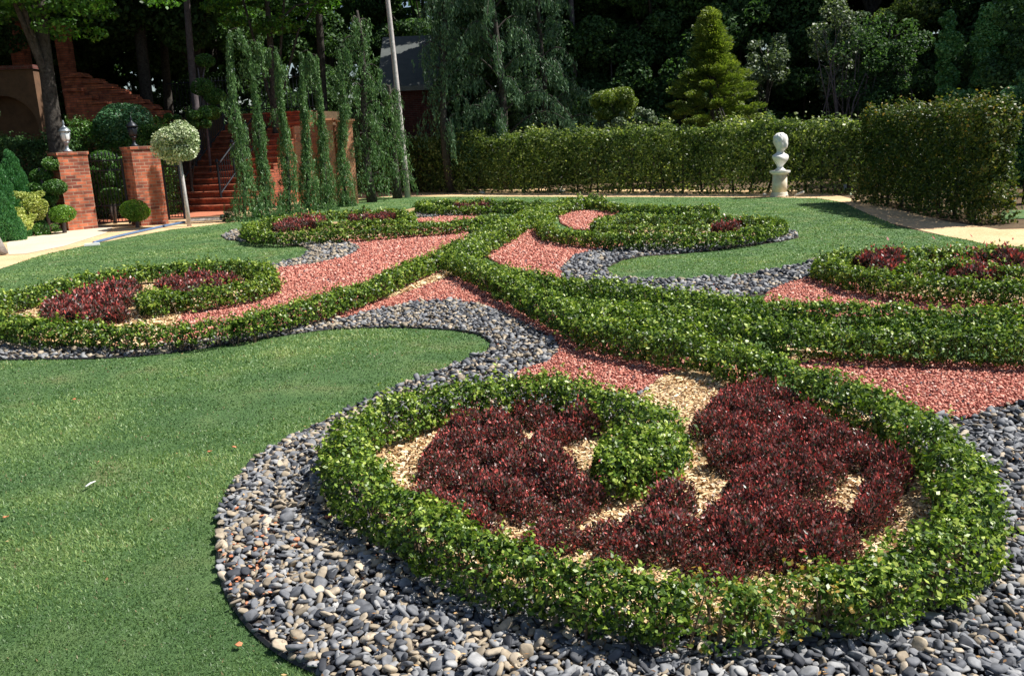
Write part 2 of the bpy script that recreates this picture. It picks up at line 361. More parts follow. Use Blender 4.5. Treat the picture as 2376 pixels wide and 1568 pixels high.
RED3 = pl([(1259, 518), (1225, 530), (1175, 552), (1100, 582), (1130, 600), (1219, 650), (1300, 655), (1303, 628), (1319, 606), (1359, 590), (1442, 576), (1460, 560), (1359, 556), (1290, 545)])
RED3b = pl([(1295, 500), (1320, 492), (1440, 492), (1410, 510), (1385, 538), (1330, 535), (1300, 520)])
RED4 = pl([(1770, 700), (1784, 682), (1824, 664), (1870, 651), (1900, 640), (1960, 660), (2100, 685), (2376, 692), (2900, 700), (2900, 740), (1900, 740), (1780, 720)])
RED5 = pl([(1800, 815), (1917, 825), (2117, 840), (2376, 850), (2900, 860), (2900, 900), (2600, 905), (2376, 938), (2300, 958), (2240, 980), (2190, 975), (2084, 950), (1950, 905), (1850, 860)])
RED6 = pl([(950, 512), (1020, 506), (1100, 501), (1120, 512), (1020, 520), (955, 518)])
MUL1 = pl(SCROLL, hz)
left_outer = [(1036, 584), (985, 598), (925, 624), (860, 653), (792, 674), (725, 695), (640, 714), (540, 738)]
left_sparse = [(560, 734), (505, 742), (440, 748), (370, 753), (305, 756), (245, 755)]
left_rest = [(262, 752), (167, 750), (80, 748), (20, 738), (-45, 722), (-60, 702), (-10, 690), (50, 675), (133, 657), (233, 634), (333, 620), (433, 613), (533, 608), (592, 614), (618, 628), (612, 644), (570, 656), (500, 668), (420, 678), (360, 676), (328, 672)]
MUL2 = pl([(330, 765)] + left_rest[:14] + [(560, 650), (420, 690), (380, 735)], hz)
MUL3 = pl([(570, 537), (600, 520), (722, 500), (874, 492), (940, 500), (900, 522), (760, 535)], hz)
MUL4 = pl([(1940, 600), (2001, 588), (2251, 583), (2900, 590), (2900, 690), (2376, 660), (2051, 640)], hz)
MUL5 = pl([(1400, 540), (1620, 540), (1780, 520), (1790, 510), (1600, 506), (1420, 503)], hz)
MUL6 = pl([(940, 490), (970, 483), (985, 488), (980, 494), (950, 496)])
MUL7 = pl([(80, 785), (262, 775), (268, 812), (80, 804)])
MUL8 = pl([(1025, 640), (1045, 625), (1075, 645), (1045, 648), (900, 700), (880, 702)])
MUL9 = pl([(1800, 815), (1900, 822), (1910, 840), (1850, 850)])
MUL10 = pl([(1640, 482), (1668, 484), (1672, 490), (1640, 492)])
PEBS = [PEB1, PEB2, PEB3, PEB4]; REDS = [RED1, RED2, RED3, RED3b, RED4, RED5, RED6]; MUL11 = pl([(1480, 935), (1505, 915), (1530, 892), (1590, 868), (1640, 862), (1760, 880), (1700, 960), (1500, 1000)])
MULS = [MUL1, MUL2, MUL3, MUL4, MUL5, MUL6, MUL7, MUL8, MUL9, MUL10, MUL11]
FARLAWN = pl([(2325, 490), (2500, 484), (2900, 484), (2900, 506), (2500, 506), (2322, 510)])

def anyin(x, y, polys):
    m = np.zeros(len(x), bool)
    for p in polys: m |= inpoly(x, y, p)
    return m
def classify(x, y):
    c = np.zeros(len(x), int)               # 0 outside, 1 lawn, 2 pebble, 3 red, 4 straw mulch
    c[inpoly(x, y, LAWN)] = 1
    c[anyin(x, y, PEBS)] = 2
    c[anyin(x, y, REDS)] = 3
    c[anyin(x, y, MULS)] = 4
    return c

tag(link('ground', npmesh('ground', [(-300, -120, 0), (300, -120, 0), (300, 500, 0), (-300, 500, 0)], 4, [0, 1, 2, 3]), M['ground']), kind='structure')
sheet('path', PATH, .004, M['path'])
sheet('paving', pl([(15, 566), (30, 556), (120, 541), (180, 531), (240, 524), (262, 528), (245, 542), (150, 572), (60, 590), (20, 592)]), .010, M['pave'])
sheet('paving', pl([(225, 523), (300, 512), (400, 508), (520, 500), (515, 470), (400, 470), (230, 500)]), .012, M['brickpave'])
sheet('lawn', LAWN, .008, M['lawn'])
sheet('lawn', FARLAWN, .012, M['lawn'])
for i, p in enumerate(PEBS): sheet('pebble_bed_soil', p, .014, M['soil'])
for i, p in enumerate(REDS): sheet('red_gravel_bed_base', p, .020 + .001 * i, M['redbase'])
for i, p in enumerate(MULS): sheet('mulch_bed_base', p, .030 + .001 * i, M['mulchbase'])

# --- grass blades
def wedge(n, r0, r1, a0, a1):
    r = np.exp(rng.uniform(math.log(r0), math.log(r1), n)); a = rng.uniform(a0, a1, n)
    return r * np.sin(a), r * np.cos(a), r
x, y, r = wedge(1500000, 1.7, 27, -.95, .85)
k = classify(x, y) == 1; x, y, r = x[k], y[k], r[k]; n = len(x)
P = np.stack([x, y, np.full(n, .006)], 1); patch = vnoise(P * [1, .6, 1], .55, 3) * .30 + vnoise(P, 1.5, 4) * .20 + vnoise(P, 5, 5) * .12
h = rng.uniform(.006, .024, n) * np.clip(1 + patch, .4, 1.6); wv = np.minimum(r, 16) * .0009 * rng.uniform(.7, 1.3, n); th = rng.uniform(0, 6.28, n)
s = np.stack([np.cos(th), np.sin(th), np.zeros(n)], 1) * wv[:, None]
ln = rng.normal(size=(n, 3)) * .75; ln[:, 2] = 1; tip = P + unit(ln) * h[:, None]
V = np.stack([P - s, P + s, tip], 1).reshape(-1, 3)
t = np.clip(rng.beta(2.2, 2.6, n) * .7 + .06 + patch * .9, 0, .9); t[rng.random(n) < .012 + .05 * np.clip(vnoise(P, .8, 9) - .25, 0, 1)] = 1; 
tag(link('grass', npmesh('grass', V, 3, np.arange(3 * n), tint=t), M['grass']), 'short mown blades of the green lawn', 'grass', kind='stuff')

# --- pebbles
def ico(sub):
    import bmesh
    bm = bmesh.new(); bmesh.ops.create_icosphere(bm, subdivisions=sub, radius=1)
    v = np.array([q.co[:] for q in bm.verts]); f = np.array([[q.index for q in fc.verts] for fc in bm.faces]); bm.free(); return v, f
def scatter(x, y, z, size, base, flat=(1, .74, .30), jag=.12, tilt=.42):
    bv, bf = base; n = len(x); m = len(bv)
    yaw = rng.uniform(0, 6.28, n); sc = np.stack([size * flat[0] * rng.uniform(.8, 1.25, n), size * flat[1] * rng.uniform(.75, 1.25, n), size * flat[2] * rng.uniform(.7, 1.3, n)], 1) * .5
    bb = np.sign(bv) * np.abs(bv) ** .72 if m > 6 else bv
    ph_ = rng.uniform(0, 6.28, (n, 3)); lf = 1 + .16 * np.sin(bv[None, :, 0] * 2.3 + ph_[:, :1]) + .13 * np.sin(bv[None, :, 1] * 3.1 + ph_[:, 1:2]) + .10 * np.sin((bv[None, :, 2] + bv[None, :, 0]) * 2.7 + ph_[:, 2:])
    V = bb[None] * sc[:, None, :] * (lf[..., None] if m > 6 else 1) * (1 + rng.uniform(-jag, jag, (n, m, 1)))
    tx = rng.normal(0, tilt, n)[:, None]; ty = rng.normal(0, tilt, n)[:, None]
    X, Y, Z = V[..., 0], V[..., 1], V[..., 2]
    Y, Z = Y * np.cos(tx) - Z * np.sin(tx), Y * np.sin(tx) + Z * np.cos(tx)
    X, Z = X * np.cos(ty) + Z * np.sin(ty), -X * np.sin(ty) + Z * np.cos(ty)
    c, s_ = np.cos(yaw)[:, None], np.sin(yaw)[:, None]
    X, Y = X * c - Y * s_, X * s_ + Y * c
    V = np.stack([X + x[:, None], Y + y[:, None], Z + z[:, None]], -1).reshape(-1, 3)
    Fx = (bf[None] + (np.arange(n) * m)[:, None, None]).reshape(-1)
    return V, Fx
def grid(poly, sp, cls, rmin=0, rmax=99, jit=.45):
    px = [p[0] for p in poly]; py = [p[1] for p in poly]
    x0, x1, y0, y1 = max(min(px), -12), min(max(px), 12), max(min(py), .9), min(max(py), 30)
    gx, gy = np.meshgrid(np.arange(x0, x1, sp), np.arange(y0, y1, sp)); gx = gx.ravel() + rng.uniform(-jit, jit, gx.size) * sp; gy = gy.ravel() + rng.uniform(-jit, jit, gy.size) * sp
    r = np.hypot(gx, gy); k = inpoly(gx, gy, poly) & (r >= rmin) & (r < rmax) & (np.abs(np.arctan2(gx, gy)) < .95)
    gx, gy = gx[k], gy[k]; k = classify(gx, gy) == cls
    return gx[k], gy[k]
I1, I0 = ico(2), ico(1)
OCT = (np.array([[1, 0, 0], [-1, 0, 0], [0, 1, 0], [0, -1, 0], [0, 0, 1], [0, 0, -1.]]), np.array([[0, 2, 4], [2, 1, 4], [1, 3, 4], [3, 0, 4], [2, 0, 5], [1, 2, 5], [3, 1, 5], [0, 3, 5]]))
names = ['grey river pebbles round the front scroll', 'grey river pebbles at the tip of the left lawn tongue', 'grey river pebbles round the right lawn tongue', 'thin far strip of grey pebbles']
for poly, lab in zip(PEBS, names):
    Vs, Fs, Ts, o = [], [], [], 0
    for (rm, rx, sp, sz, base) in ((0, 5.2, .027, .039, I1), (0, 5.2, .042, .040, I1), (5.2, 9, .036, .048, I0), (9, 30, .05, .065, I0)):
        x, y = grid(poly, sp, 2, rm, rx)
        if not len(x): continue
        size = sz * rng.choice([.5, .8, 1, 1.35], len(x), p=[.25, .3, .3, .15]) * rng.uniform(.85, 1.2, len(x))
        z = .016 + size * .12 + rng.uniform(0, .016, len(x)) + (.012 if sp == .042 and base is I1 else 0)
        t = rng.uniform(0, .80, len(x)) ** 1.0
        tan = rng.random(len(x)) < np.clip(.36 - .11 * (x + 1.0), .14, .46); t[tan] = rng.uniform(.82, .955, tan.sum())
        if rm == 0 and len(pl([(0, 0)])) and poly is PEB1:
            ex, ey = pl([(545, 1370)])[0]; d = np.hypot((x - ex) * 2.0, (y - ey) * .7)
            red = rng.random(len(x)) < np.clip(.28 - d * .55, .003, .28)
        else: red = rng.random(len(x)) < .006
        t[red] = rng.uniform(.965, 1, red.sum()); size = np.where(red, size * .48, size); z = np.where(red, z + .008, z)
        V, Fx = scatter(x, y, z, size, base, jag=.06 if base is I1 else .12)
        Vs.append(V); Fs.append(Fx + o); o += len(V)
        Ts.append(np.repeat(t, len(base[1])))
    me = npmesh('pebbles', np.concatenate(Vs), 3, np.concatenate(Fs), True, np.concatenate(Ts))
    tag(link('pebbles', me, M['pebble']), lab, 'pebbles', kind='stuff')
# --- red chips
rl = ['red rock chips between the pebbles and the central hedges', 'red rock chips behind the left scroll hedge', 'red rock chips right of the hedge spine', 'red rock chips inside the far right scroll',
      'red rock chips before the right scroll', 'red rock chips at the right edge behind the front scroll', 'thin far wedge of red rock chips']
for poly, lab in zip(REDS, rl):
    Vs, Fs, Ts, o = [], [], [], 0
    for (rm, rx, sp, sz) in ((0, 7, .018, .028), (7, 11, .024, .035), (11, 30, .038, .052)):
        x, y = grid(poly, sp, 3, rm, rx)
        if not len(x): continue
        size = sz * rng.uniform(.6, 1.35, len(x)); z = .026 + rng.uniform(0, .014, len(x))
        V, Fx = scatter(x, y, z, size, OCT, (1, .7, .5), .25, .5); Vs.append(V); Fs.append(Fx + o); o += len(V)
        t = rng.uniform(.05, .96, len(x)); bl = rng.random(len(x)) < .015; t[bl] = 1; Ts.append(np.repeat(t, 8))
    tag(link('red_gravel', npmesh('red_gravel', np.concatenate(Vs), 3, np.concatenate(Fs), False, np.concatenate(Ts)), M['redchip']), lab, 'gravel', kind='stuff')
# --- straw mulch chips
ml = {10: 'pale wood mulch at the mouth of the front scroll', 0: 'pale wood mulch inside the front scroll', 1: 'pale wood mulch inside the left scroll', 6: 'pale wood mulch under the left scroll hedge', 7: 'pale wood mulch at the hedge fork', 8: 'pale wood mulch behind the front scroll hedge'}
for i, lab in ml.items():
    poly = MULS[i]; x, y = grid(poly, .0125 if i in (0, 10) else .022, 4, 0, 12)
    n = len(x); P = np.stack([x, y, .042 + rng.uniform(-.003, .012, n)], 1)
    a = rng.normal(size=(n, 3)); a[:, 2] *= .3; u = unit(a); N = unit(rng.normal(size=(n, 3)) * .45 + [0, 0, 1]); v = unit(np.cross(u, N))
    L = (rng.uniform(.008, .024, n) * (1 if i in (0, 10) else 1.7))[:, None]; w = L * .3
    V = np.stack([P - u * L - v * w, P + u * L - v * w * .8, P + u * L * .9 + v * w, P - u * L * .9 + v * w], 1).reshape(-1, 3)
    tag(link('wood_mulch', npmesh('wood_mulch', V, 4, np.arange(4 * n), tint=rng.uniform(0, .95, n) ** .8), M['straw']), lab, 'mulch', kind='stuff')

# --- lawn edging
e = catmull([g(x, y)[:2] for x, y in lawn_front_edge], 6); mb = MB()
mb.tube([(p[0], p[1], .016) for p in e], .010, 4)
tag(mb.build('lawn_edging', M['edging']), 'thin black edging strip between front lawn and grey pebbles', 'edging')

# ------------------------------------------------------------------ low box hedges
def low_hedge(pts, w, h, label, mat='box', dens=1.0, group=None, zt=None, ragged=.6, endr=None, shoot=1.0):
    zt = h if zt is None else zt
    c = catmull([g(x, y, zt)[:2] for x, y in pts], 14)
    seg = np.linalg.norm(np.diff(c, axis=0), axis=1); cum = np.concatenate([[0], np.cumsum(seg)]); LT = cum[-1]
    mid = c[len(c) // 2]; root = empty('box_hedge', (*c[len(c) // 2], 0), label, 'hedge', group)
    per = w + 2 * h
    # choose leaf count by distance
    dist = np.hypot(*((c[:-1] + c[1:]) / 2).T); Ls = .0175 + .0017 * dist
    cnt = seg * per * dens * 5.4 / Ls ** 2; N = int(cnt.sum())
    pi = rng.choice(len(seg), N, p=cnt / cnt.sum()); f = rng.random(N)
    p = c[pi] + (c[pi + 1] - c[pi]) * f[:, None]; s = cum[pi] + f * seg[pi]
    tg = np.gradient(c, axis=0); tg = unit(tg); T = unit(tg[pi] * (1 - f[:, None]) + tg[pi + 1] * f[:, None]); Nn = np.stack([-T[:, 1], T[:, 0]], 1)
    L = .0175 + .0017 * np.hypot(p[:, 0], p[:, 1])
    # superellipse cross-section, angle around from ground to ground
    a = rng.uniform(-.28, math.pi + .28, N); ca, sa = np.cos(a), np.sin(a)
    rr = (np.abs(ca) ** 3.2 + np.abs(sa) ** 3.2) ** (-1 / 3.2)
    pn = vnoise(np.stack([s, s * 0, s * 0], 1), 2.4, int(LT * 1000) % 97) * .10 * ragged * 2
    ps = np.stack([p[:, 0], p[:, 1], a * .15], 1); l2 = vnoise(ps, 2.6, 11) * .15 * ragged * 2 + vnoise(ps, 7, 12) * .11
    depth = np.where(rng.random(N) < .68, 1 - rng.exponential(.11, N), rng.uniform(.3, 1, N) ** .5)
    # leafy shoots: leaves gathered along short twigs that leave the surface
    nsh = max(1, N // 22); sh = rng.integers(0, N, nsh); own = rng.integers(0, nsh, N); isl = rng.random(N) < .5
    src = np.where(isl, sh[own], np.arange(N)); p = p[src]; T = T[src]; Nn = Nn[src]; s = s[src]; a = a[src]; ca = ca[src]; sa = sa[src]; rr = rr[src]; pn = pn[src]; l2 = l2[src]; L = L[src]
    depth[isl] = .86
    rad = rr * depth * (1 + pn + l2)
    er = endr or w * .5; e0 = np.clip(np.minimum(s, LT - s) / er, 0, 1); tap = np.sqrt(np.clip(1 - (1 - e0) ** 2, 0, 1)) * .75 + .25
    off = ca * rad * w * .5 * tap; z = h * .40 + sa * rad * h * .60 * np.where(sa < 0, .6, 1) * (tap * .3 + .7)
    z = np.maximum(z, .03)
    P = np.stack([p[:, 0] + Nn[:, 0] * off, p[:, 1] + Nn[:, 1] * off, z], 1)
    nr = np.stack([Nn[:, 0] * ca, Nn[:, 1] * ca, sa * .8], 1)
    shd = unit(unit(nr)[:1].repeat(nsh, 0) * 0 + unit(nr)[sh] * .7 + np.array([0, 0, .55]) + rng.normal(size=(nsh, 3)) * .35)
    shl = rng.gamma(2.2, .018, nsh) * shoot + .015
    q = rng.random(N); P[isl] += (shd[own] * (shl[own] * q)[:, None])[isl] + rng.normal(size=(isl.sum(), 3)) * L[isl, None] * .35
    shb = rng.normal(0, .10, nsh)
    tb = vnoise(P, 1.3, 21) * .07 + vnoise(P, 5, 22) * .07 + np.where(isl, shb[own] + q * .34 - .06, (depth - .95) * .5)  # depth term darkens inner leaves: older growth, plus shade painted into the gaps
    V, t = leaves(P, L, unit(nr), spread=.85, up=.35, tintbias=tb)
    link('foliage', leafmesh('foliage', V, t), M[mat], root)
    # stems
    ns = int(LT * 26); mb = MB()
    for _ in range(min(ns, 260)):
        q = rng.random() * LT; i = min(np.searchsorted(cum, q) - 1, len(seg) - 1); i = max(i, 0); b = c[i] + rng.normal(size=2) * w * .13
        tpx = b + rng.normal(size=2) * w * .22
        mb.tube([(b[0], b[1], 0), ((b[0] + tpx[0]) / 2, (b[1] + tpx[1]) / 2, h * .4), (tpx[0], tpx[1], h * rng.uniform(.7, .95))], [.006, .004, .002], 4, False)
    tag(mb.build('stems', M['twig'], root), kind='stuff')
    return root
HG = 'clipped box hedges of the parterre'
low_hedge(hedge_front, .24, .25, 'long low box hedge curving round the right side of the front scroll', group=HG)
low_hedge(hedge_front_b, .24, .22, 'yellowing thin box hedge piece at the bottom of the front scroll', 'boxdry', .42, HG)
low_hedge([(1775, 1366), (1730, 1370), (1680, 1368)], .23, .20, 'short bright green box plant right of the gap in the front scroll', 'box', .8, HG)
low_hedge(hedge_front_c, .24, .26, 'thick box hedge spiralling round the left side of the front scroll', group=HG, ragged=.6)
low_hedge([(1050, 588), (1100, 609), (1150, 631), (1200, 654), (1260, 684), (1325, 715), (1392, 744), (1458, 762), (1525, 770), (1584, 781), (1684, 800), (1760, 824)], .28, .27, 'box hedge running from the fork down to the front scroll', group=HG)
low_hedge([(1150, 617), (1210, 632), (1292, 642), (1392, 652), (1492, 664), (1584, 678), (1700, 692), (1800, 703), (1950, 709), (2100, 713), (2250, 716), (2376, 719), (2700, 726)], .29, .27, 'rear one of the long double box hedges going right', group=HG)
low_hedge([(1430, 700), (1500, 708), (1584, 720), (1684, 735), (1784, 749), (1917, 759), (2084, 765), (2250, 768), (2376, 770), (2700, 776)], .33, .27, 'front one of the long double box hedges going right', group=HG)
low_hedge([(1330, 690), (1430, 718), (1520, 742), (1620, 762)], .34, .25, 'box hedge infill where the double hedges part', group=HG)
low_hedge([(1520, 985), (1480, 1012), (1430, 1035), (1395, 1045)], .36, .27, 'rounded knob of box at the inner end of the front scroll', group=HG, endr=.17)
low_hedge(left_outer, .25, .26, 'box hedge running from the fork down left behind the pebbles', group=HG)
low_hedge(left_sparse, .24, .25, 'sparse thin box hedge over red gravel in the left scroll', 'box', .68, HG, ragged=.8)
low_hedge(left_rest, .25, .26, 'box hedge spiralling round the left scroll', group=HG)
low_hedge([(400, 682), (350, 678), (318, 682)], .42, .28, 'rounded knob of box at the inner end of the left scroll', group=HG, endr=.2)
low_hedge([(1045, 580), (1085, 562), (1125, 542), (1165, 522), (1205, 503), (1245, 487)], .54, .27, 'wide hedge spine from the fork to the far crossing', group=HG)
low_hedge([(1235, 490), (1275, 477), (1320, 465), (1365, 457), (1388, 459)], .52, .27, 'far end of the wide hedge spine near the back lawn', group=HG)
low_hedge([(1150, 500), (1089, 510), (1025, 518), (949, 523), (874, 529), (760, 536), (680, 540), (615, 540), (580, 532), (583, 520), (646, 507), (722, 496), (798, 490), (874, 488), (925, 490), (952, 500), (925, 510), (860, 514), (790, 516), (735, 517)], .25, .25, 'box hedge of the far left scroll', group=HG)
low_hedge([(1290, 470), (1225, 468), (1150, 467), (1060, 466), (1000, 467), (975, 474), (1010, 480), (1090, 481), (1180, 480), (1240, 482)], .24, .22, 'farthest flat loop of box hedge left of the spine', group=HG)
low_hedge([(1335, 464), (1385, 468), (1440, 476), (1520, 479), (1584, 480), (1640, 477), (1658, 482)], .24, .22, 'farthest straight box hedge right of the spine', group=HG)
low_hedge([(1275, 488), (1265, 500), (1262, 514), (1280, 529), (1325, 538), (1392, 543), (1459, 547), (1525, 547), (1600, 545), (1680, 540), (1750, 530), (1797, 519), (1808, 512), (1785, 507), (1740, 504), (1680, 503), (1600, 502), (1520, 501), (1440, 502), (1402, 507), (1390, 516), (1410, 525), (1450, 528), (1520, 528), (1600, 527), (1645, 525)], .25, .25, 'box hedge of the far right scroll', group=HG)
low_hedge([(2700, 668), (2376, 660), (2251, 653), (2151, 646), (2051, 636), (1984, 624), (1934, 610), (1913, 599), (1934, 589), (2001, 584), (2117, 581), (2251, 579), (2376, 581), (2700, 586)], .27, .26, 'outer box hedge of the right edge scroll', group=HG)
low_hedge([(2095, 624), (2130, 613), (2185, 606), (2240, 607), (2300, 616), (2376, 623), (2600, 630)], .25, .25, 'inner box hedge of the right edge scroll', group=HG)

# ------------------------------------------------------------------ barberry shrubs
def barb_mesh(seed, n, L):
    P = []; 
    d = unit(rng.normal(size=(n, 3))); d[:, 2] = np.abs(d[:, 2]); rad = np.where(rng.random(n) < .65, 1 - rng.exponential(.06, n), rng.uniform(.3, 1, n))
    rad = rad * (1 + vnoise(d, .9, seed) * .22 + vnoise(d, 2.2, seed + 50) * .14)
    P = d * rad[:, None] * np.array([.11, .11, .12]) + [0, 0, .04]
    # upright shoots
    k = rng.random(n) < .12; P[k, 2] += rng.exponential(.02, k.sum())
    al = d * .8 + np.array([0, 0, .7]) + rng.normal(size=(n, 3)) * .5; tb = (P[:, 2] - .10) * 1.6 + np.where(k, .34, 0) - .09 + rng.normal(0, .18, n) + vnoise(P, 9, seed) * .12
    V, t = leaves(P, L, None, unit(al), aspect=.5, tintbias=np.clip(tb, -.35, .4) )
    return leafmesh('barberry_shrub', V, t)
bm_near = [barb_mesh(i, 1900, .019) for i in range(5)]; bm_far = [barb_mesh(9 + i, 950, .033) for i in range(3)]
for m_ in bm_near + bm_far: m_.materials.append(M['barb'])
holes = [(1215, 1050), (1325, 1055), (1070, 1135), (1290, 1168), (1212, 1238), (1612, 1200), (1975, 1105), (1935, 1180)]
def trail(pts): return [tuple(p) for p in catmull([g(x, y, .04)[:2] for x, y in pts], 6)]
holes = pl(holes, .06) + trail([(1585, 930), (1575, 1000), (1535, 1095), (1440, 1150), (1375, 1215)]) + trail([(1655, 1130), (1615, 1190), (1600, 1235)]) + trail([(1945, 1150), (1925, 1200)]) + trail([(1225, 1050), (1215, 1080)]) + trail([(1330, 1040), (1335, 1085)])
def shrubs(poly, sp, meshes, label, group, z=.16, hole=None, sc=1):
    pts = pl(poly, z); px = [p[0] for p in pts]; py = [p[1] for p in pts]; out = []
    row = 0; yy = min(py)
    while yy < max(py):
        xx = min(px) + (sp / 2 if row % 2 else 0)
        while xx < max(px):
            a, b = xx + rng.uniform(-.22, .22) * sp, yy + rng.uniform(-.22, .22) * sp
            if inpoly(np.array([a]), np.array([b]), pts)[0] and not (hole and any(math.hypot(a - hx, b - hy) < .088 for hx, hy in hole)) and not (hole and rng.random() < .07):
                o = bpy.data.objects.new('barberry_shrub', random.choice(meshes)); COL.objects.link(o)
                s_ = sc * rng.uniform(.74, 1.08); o.location = (a, b, .01); o.scale = (s_, s_, s_ * rng.uniform(.9, 1.15)); o.rotation_euler = (0, 0, rng.uniform(0, 6.28))
                tag(o, label, 'shrub', group)
            xx += sp
        yy += sp * .87; row += 1
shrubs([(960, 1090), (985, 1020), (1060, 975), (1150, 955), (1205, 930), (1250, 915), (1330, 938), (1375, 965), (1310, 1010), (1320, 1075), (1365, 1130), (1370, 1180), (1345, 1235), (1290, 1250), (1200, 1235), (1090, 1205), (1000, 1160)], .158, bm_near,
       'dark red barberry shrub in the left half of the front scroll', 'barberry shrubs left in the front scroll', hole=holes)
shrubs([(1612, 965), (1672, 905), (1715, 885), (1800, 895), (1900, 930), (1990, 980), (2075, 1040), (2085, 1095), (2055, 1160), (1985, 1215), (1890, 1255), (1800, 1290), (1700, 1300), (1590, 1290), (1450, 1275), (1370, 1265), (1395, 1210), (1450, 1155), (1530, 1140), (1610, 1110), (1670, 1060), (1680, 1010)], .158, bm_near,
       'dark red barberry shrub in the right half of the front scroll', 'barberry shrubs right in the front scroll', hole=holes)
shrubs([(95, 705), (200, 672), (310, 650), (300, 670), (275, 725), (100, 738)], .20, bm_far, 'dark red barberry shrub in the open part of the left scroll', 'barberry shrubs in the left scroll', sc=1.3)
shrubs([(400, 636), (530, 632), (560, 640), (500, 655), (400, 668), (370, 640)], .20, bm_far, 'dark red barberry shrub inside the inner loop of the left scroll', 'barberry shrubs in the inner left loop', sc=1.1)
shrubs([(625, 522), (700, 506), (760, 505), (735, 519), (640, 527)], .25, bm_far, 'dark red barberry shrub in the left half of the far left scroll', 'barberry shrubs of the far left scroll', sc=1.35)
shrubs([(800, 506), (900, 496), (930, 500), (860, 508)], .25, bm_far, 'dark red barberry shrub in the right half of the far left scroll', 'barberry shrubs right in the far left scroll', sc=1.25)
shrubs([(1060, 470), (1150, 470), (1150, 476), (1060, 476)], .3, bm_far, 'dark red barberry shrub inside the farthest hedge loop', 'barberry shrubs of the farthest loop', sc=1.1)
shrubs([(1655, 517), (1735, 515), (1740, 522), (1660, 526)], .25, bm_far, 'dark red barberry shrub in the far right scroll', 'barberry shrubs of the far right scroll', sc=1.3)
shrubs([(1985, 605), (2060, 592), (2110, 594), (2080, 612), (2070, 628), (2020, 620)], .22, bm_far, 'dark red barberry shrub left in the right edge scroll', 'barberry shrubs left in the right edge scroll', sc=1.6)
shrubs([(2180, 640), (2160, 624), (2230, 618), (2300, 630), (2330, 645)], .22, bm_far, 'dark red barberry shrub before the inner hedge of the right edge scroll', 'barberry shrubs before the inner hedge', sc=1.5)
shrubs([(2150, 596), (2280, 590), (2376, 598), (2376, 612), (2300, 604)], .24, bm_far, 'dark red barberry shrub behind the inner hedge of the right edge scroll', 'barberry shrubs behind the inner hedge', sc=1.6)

# ------------------------------------------------------------------ foliage masses
def blob_leaves(cen, rad, L, cover=2.0, bias=0.0, down=None, lump=.18, up=.35, aspect=.6, zmin=None, al=None, inner=.35):
    cen = np.asarray(cen, float).reshape(-1, 3); rad = np.asarray(rad, float)
    if rad.ndim == 1: rad = np.stack([rad] * 3, 1)
    area = 4 * math.pi * ((rad[:, 0] * rad[:, 1]) ** 1.6 / 3 + (rad[:, 0] * rad[:, 2]) ** 1.6 / 3 + (rad[:, 1] * rad[:, 2]) ** 1.6 / 3) ** (1 / 1.6)
    w = area * cover / (.5 * aspect * L * L); N = int(w.sum()); b = rng.choice(len(cen), N, p=w / w.sum())
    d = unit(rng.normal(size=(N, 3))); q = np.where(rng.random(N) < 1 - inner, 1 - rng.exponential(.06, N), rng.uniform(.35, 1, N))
    pos0 = cen[b] + d * rad[b]
    q = q * (1 + vnoise(pos0, .35 / max(L, .03) * .12, 5) * lump + vnoise(pos0, .9 / max(L, .03) * .12, 6) * lump * .6)
    P = cen[b] + d * rad[b] * q[:, None]
    if zmin is not None: P[:, 2] = np.maximum(P[:, 2], zmin + rng.uniform(0, .05, N))
    along = None
    if down is not None: along = np.array([0, 0, -1.0]) * down + d * .5 + rng.normal(size=(N, 3)) * .25
    if al is not None: along = al(P, d)
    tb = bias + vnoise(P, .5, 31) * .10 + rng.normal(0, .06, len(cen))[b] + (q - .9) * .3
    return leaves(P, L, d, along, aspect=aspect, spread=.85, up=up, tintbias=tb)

def tree_top(x, y, Y): return at(x, y, Y)
def trunk_pts(base, top, bend=.1, n=7):
    base, top = np.array(base, float), np.array(top, float); o = []
    b = rng.normal(size=2) * bend
    for i in range(n):
        t = i / (n - 1); p = base * (1 - t) + top * t; p[:2] += b * math.sin(t * 5.5) * (1 if 0 < i < n - 1 else 0); o.append(p)
    return o
def tree(name, loc, label, cat, mat, trunkpts, tr, blobs, rads, L, cover=1.6, bark='bark', group=None, limbs=8, part='crown', **kw):
    """world coordinates"""
    root = empty(name, tuple(loc), label, cat, group)
    mb = MB(); n = len(trunkpts)
    mb.tube(trunkpts, [tr * (1.25 if i == 0 else 1 - .75 * i / (n - 1)) for i in range(n)], 10)
    bl = np.asarray(blobs, float).reshape(-1, 3)
    for c in bl[:limbs]:
        k = rng.uniform(.35, .8); i = int(k * (n - 1)); s0 = np.array(trunkpts[i]); m_ = (s0 + c) / 2 + [0, 0, .15 * np.linalg.norm(c - s0)]
        mb.tube([s0, m_, c], [tr * .35, tr * .22, tr * .08], 6, False)
    mb.build('trunk', M[bark], root, True)
    V, t = blob_leaves(bl, rads, L, cover, **kw)
    link(part, leafmesh(part, V, t), M[mat], root)
    return root

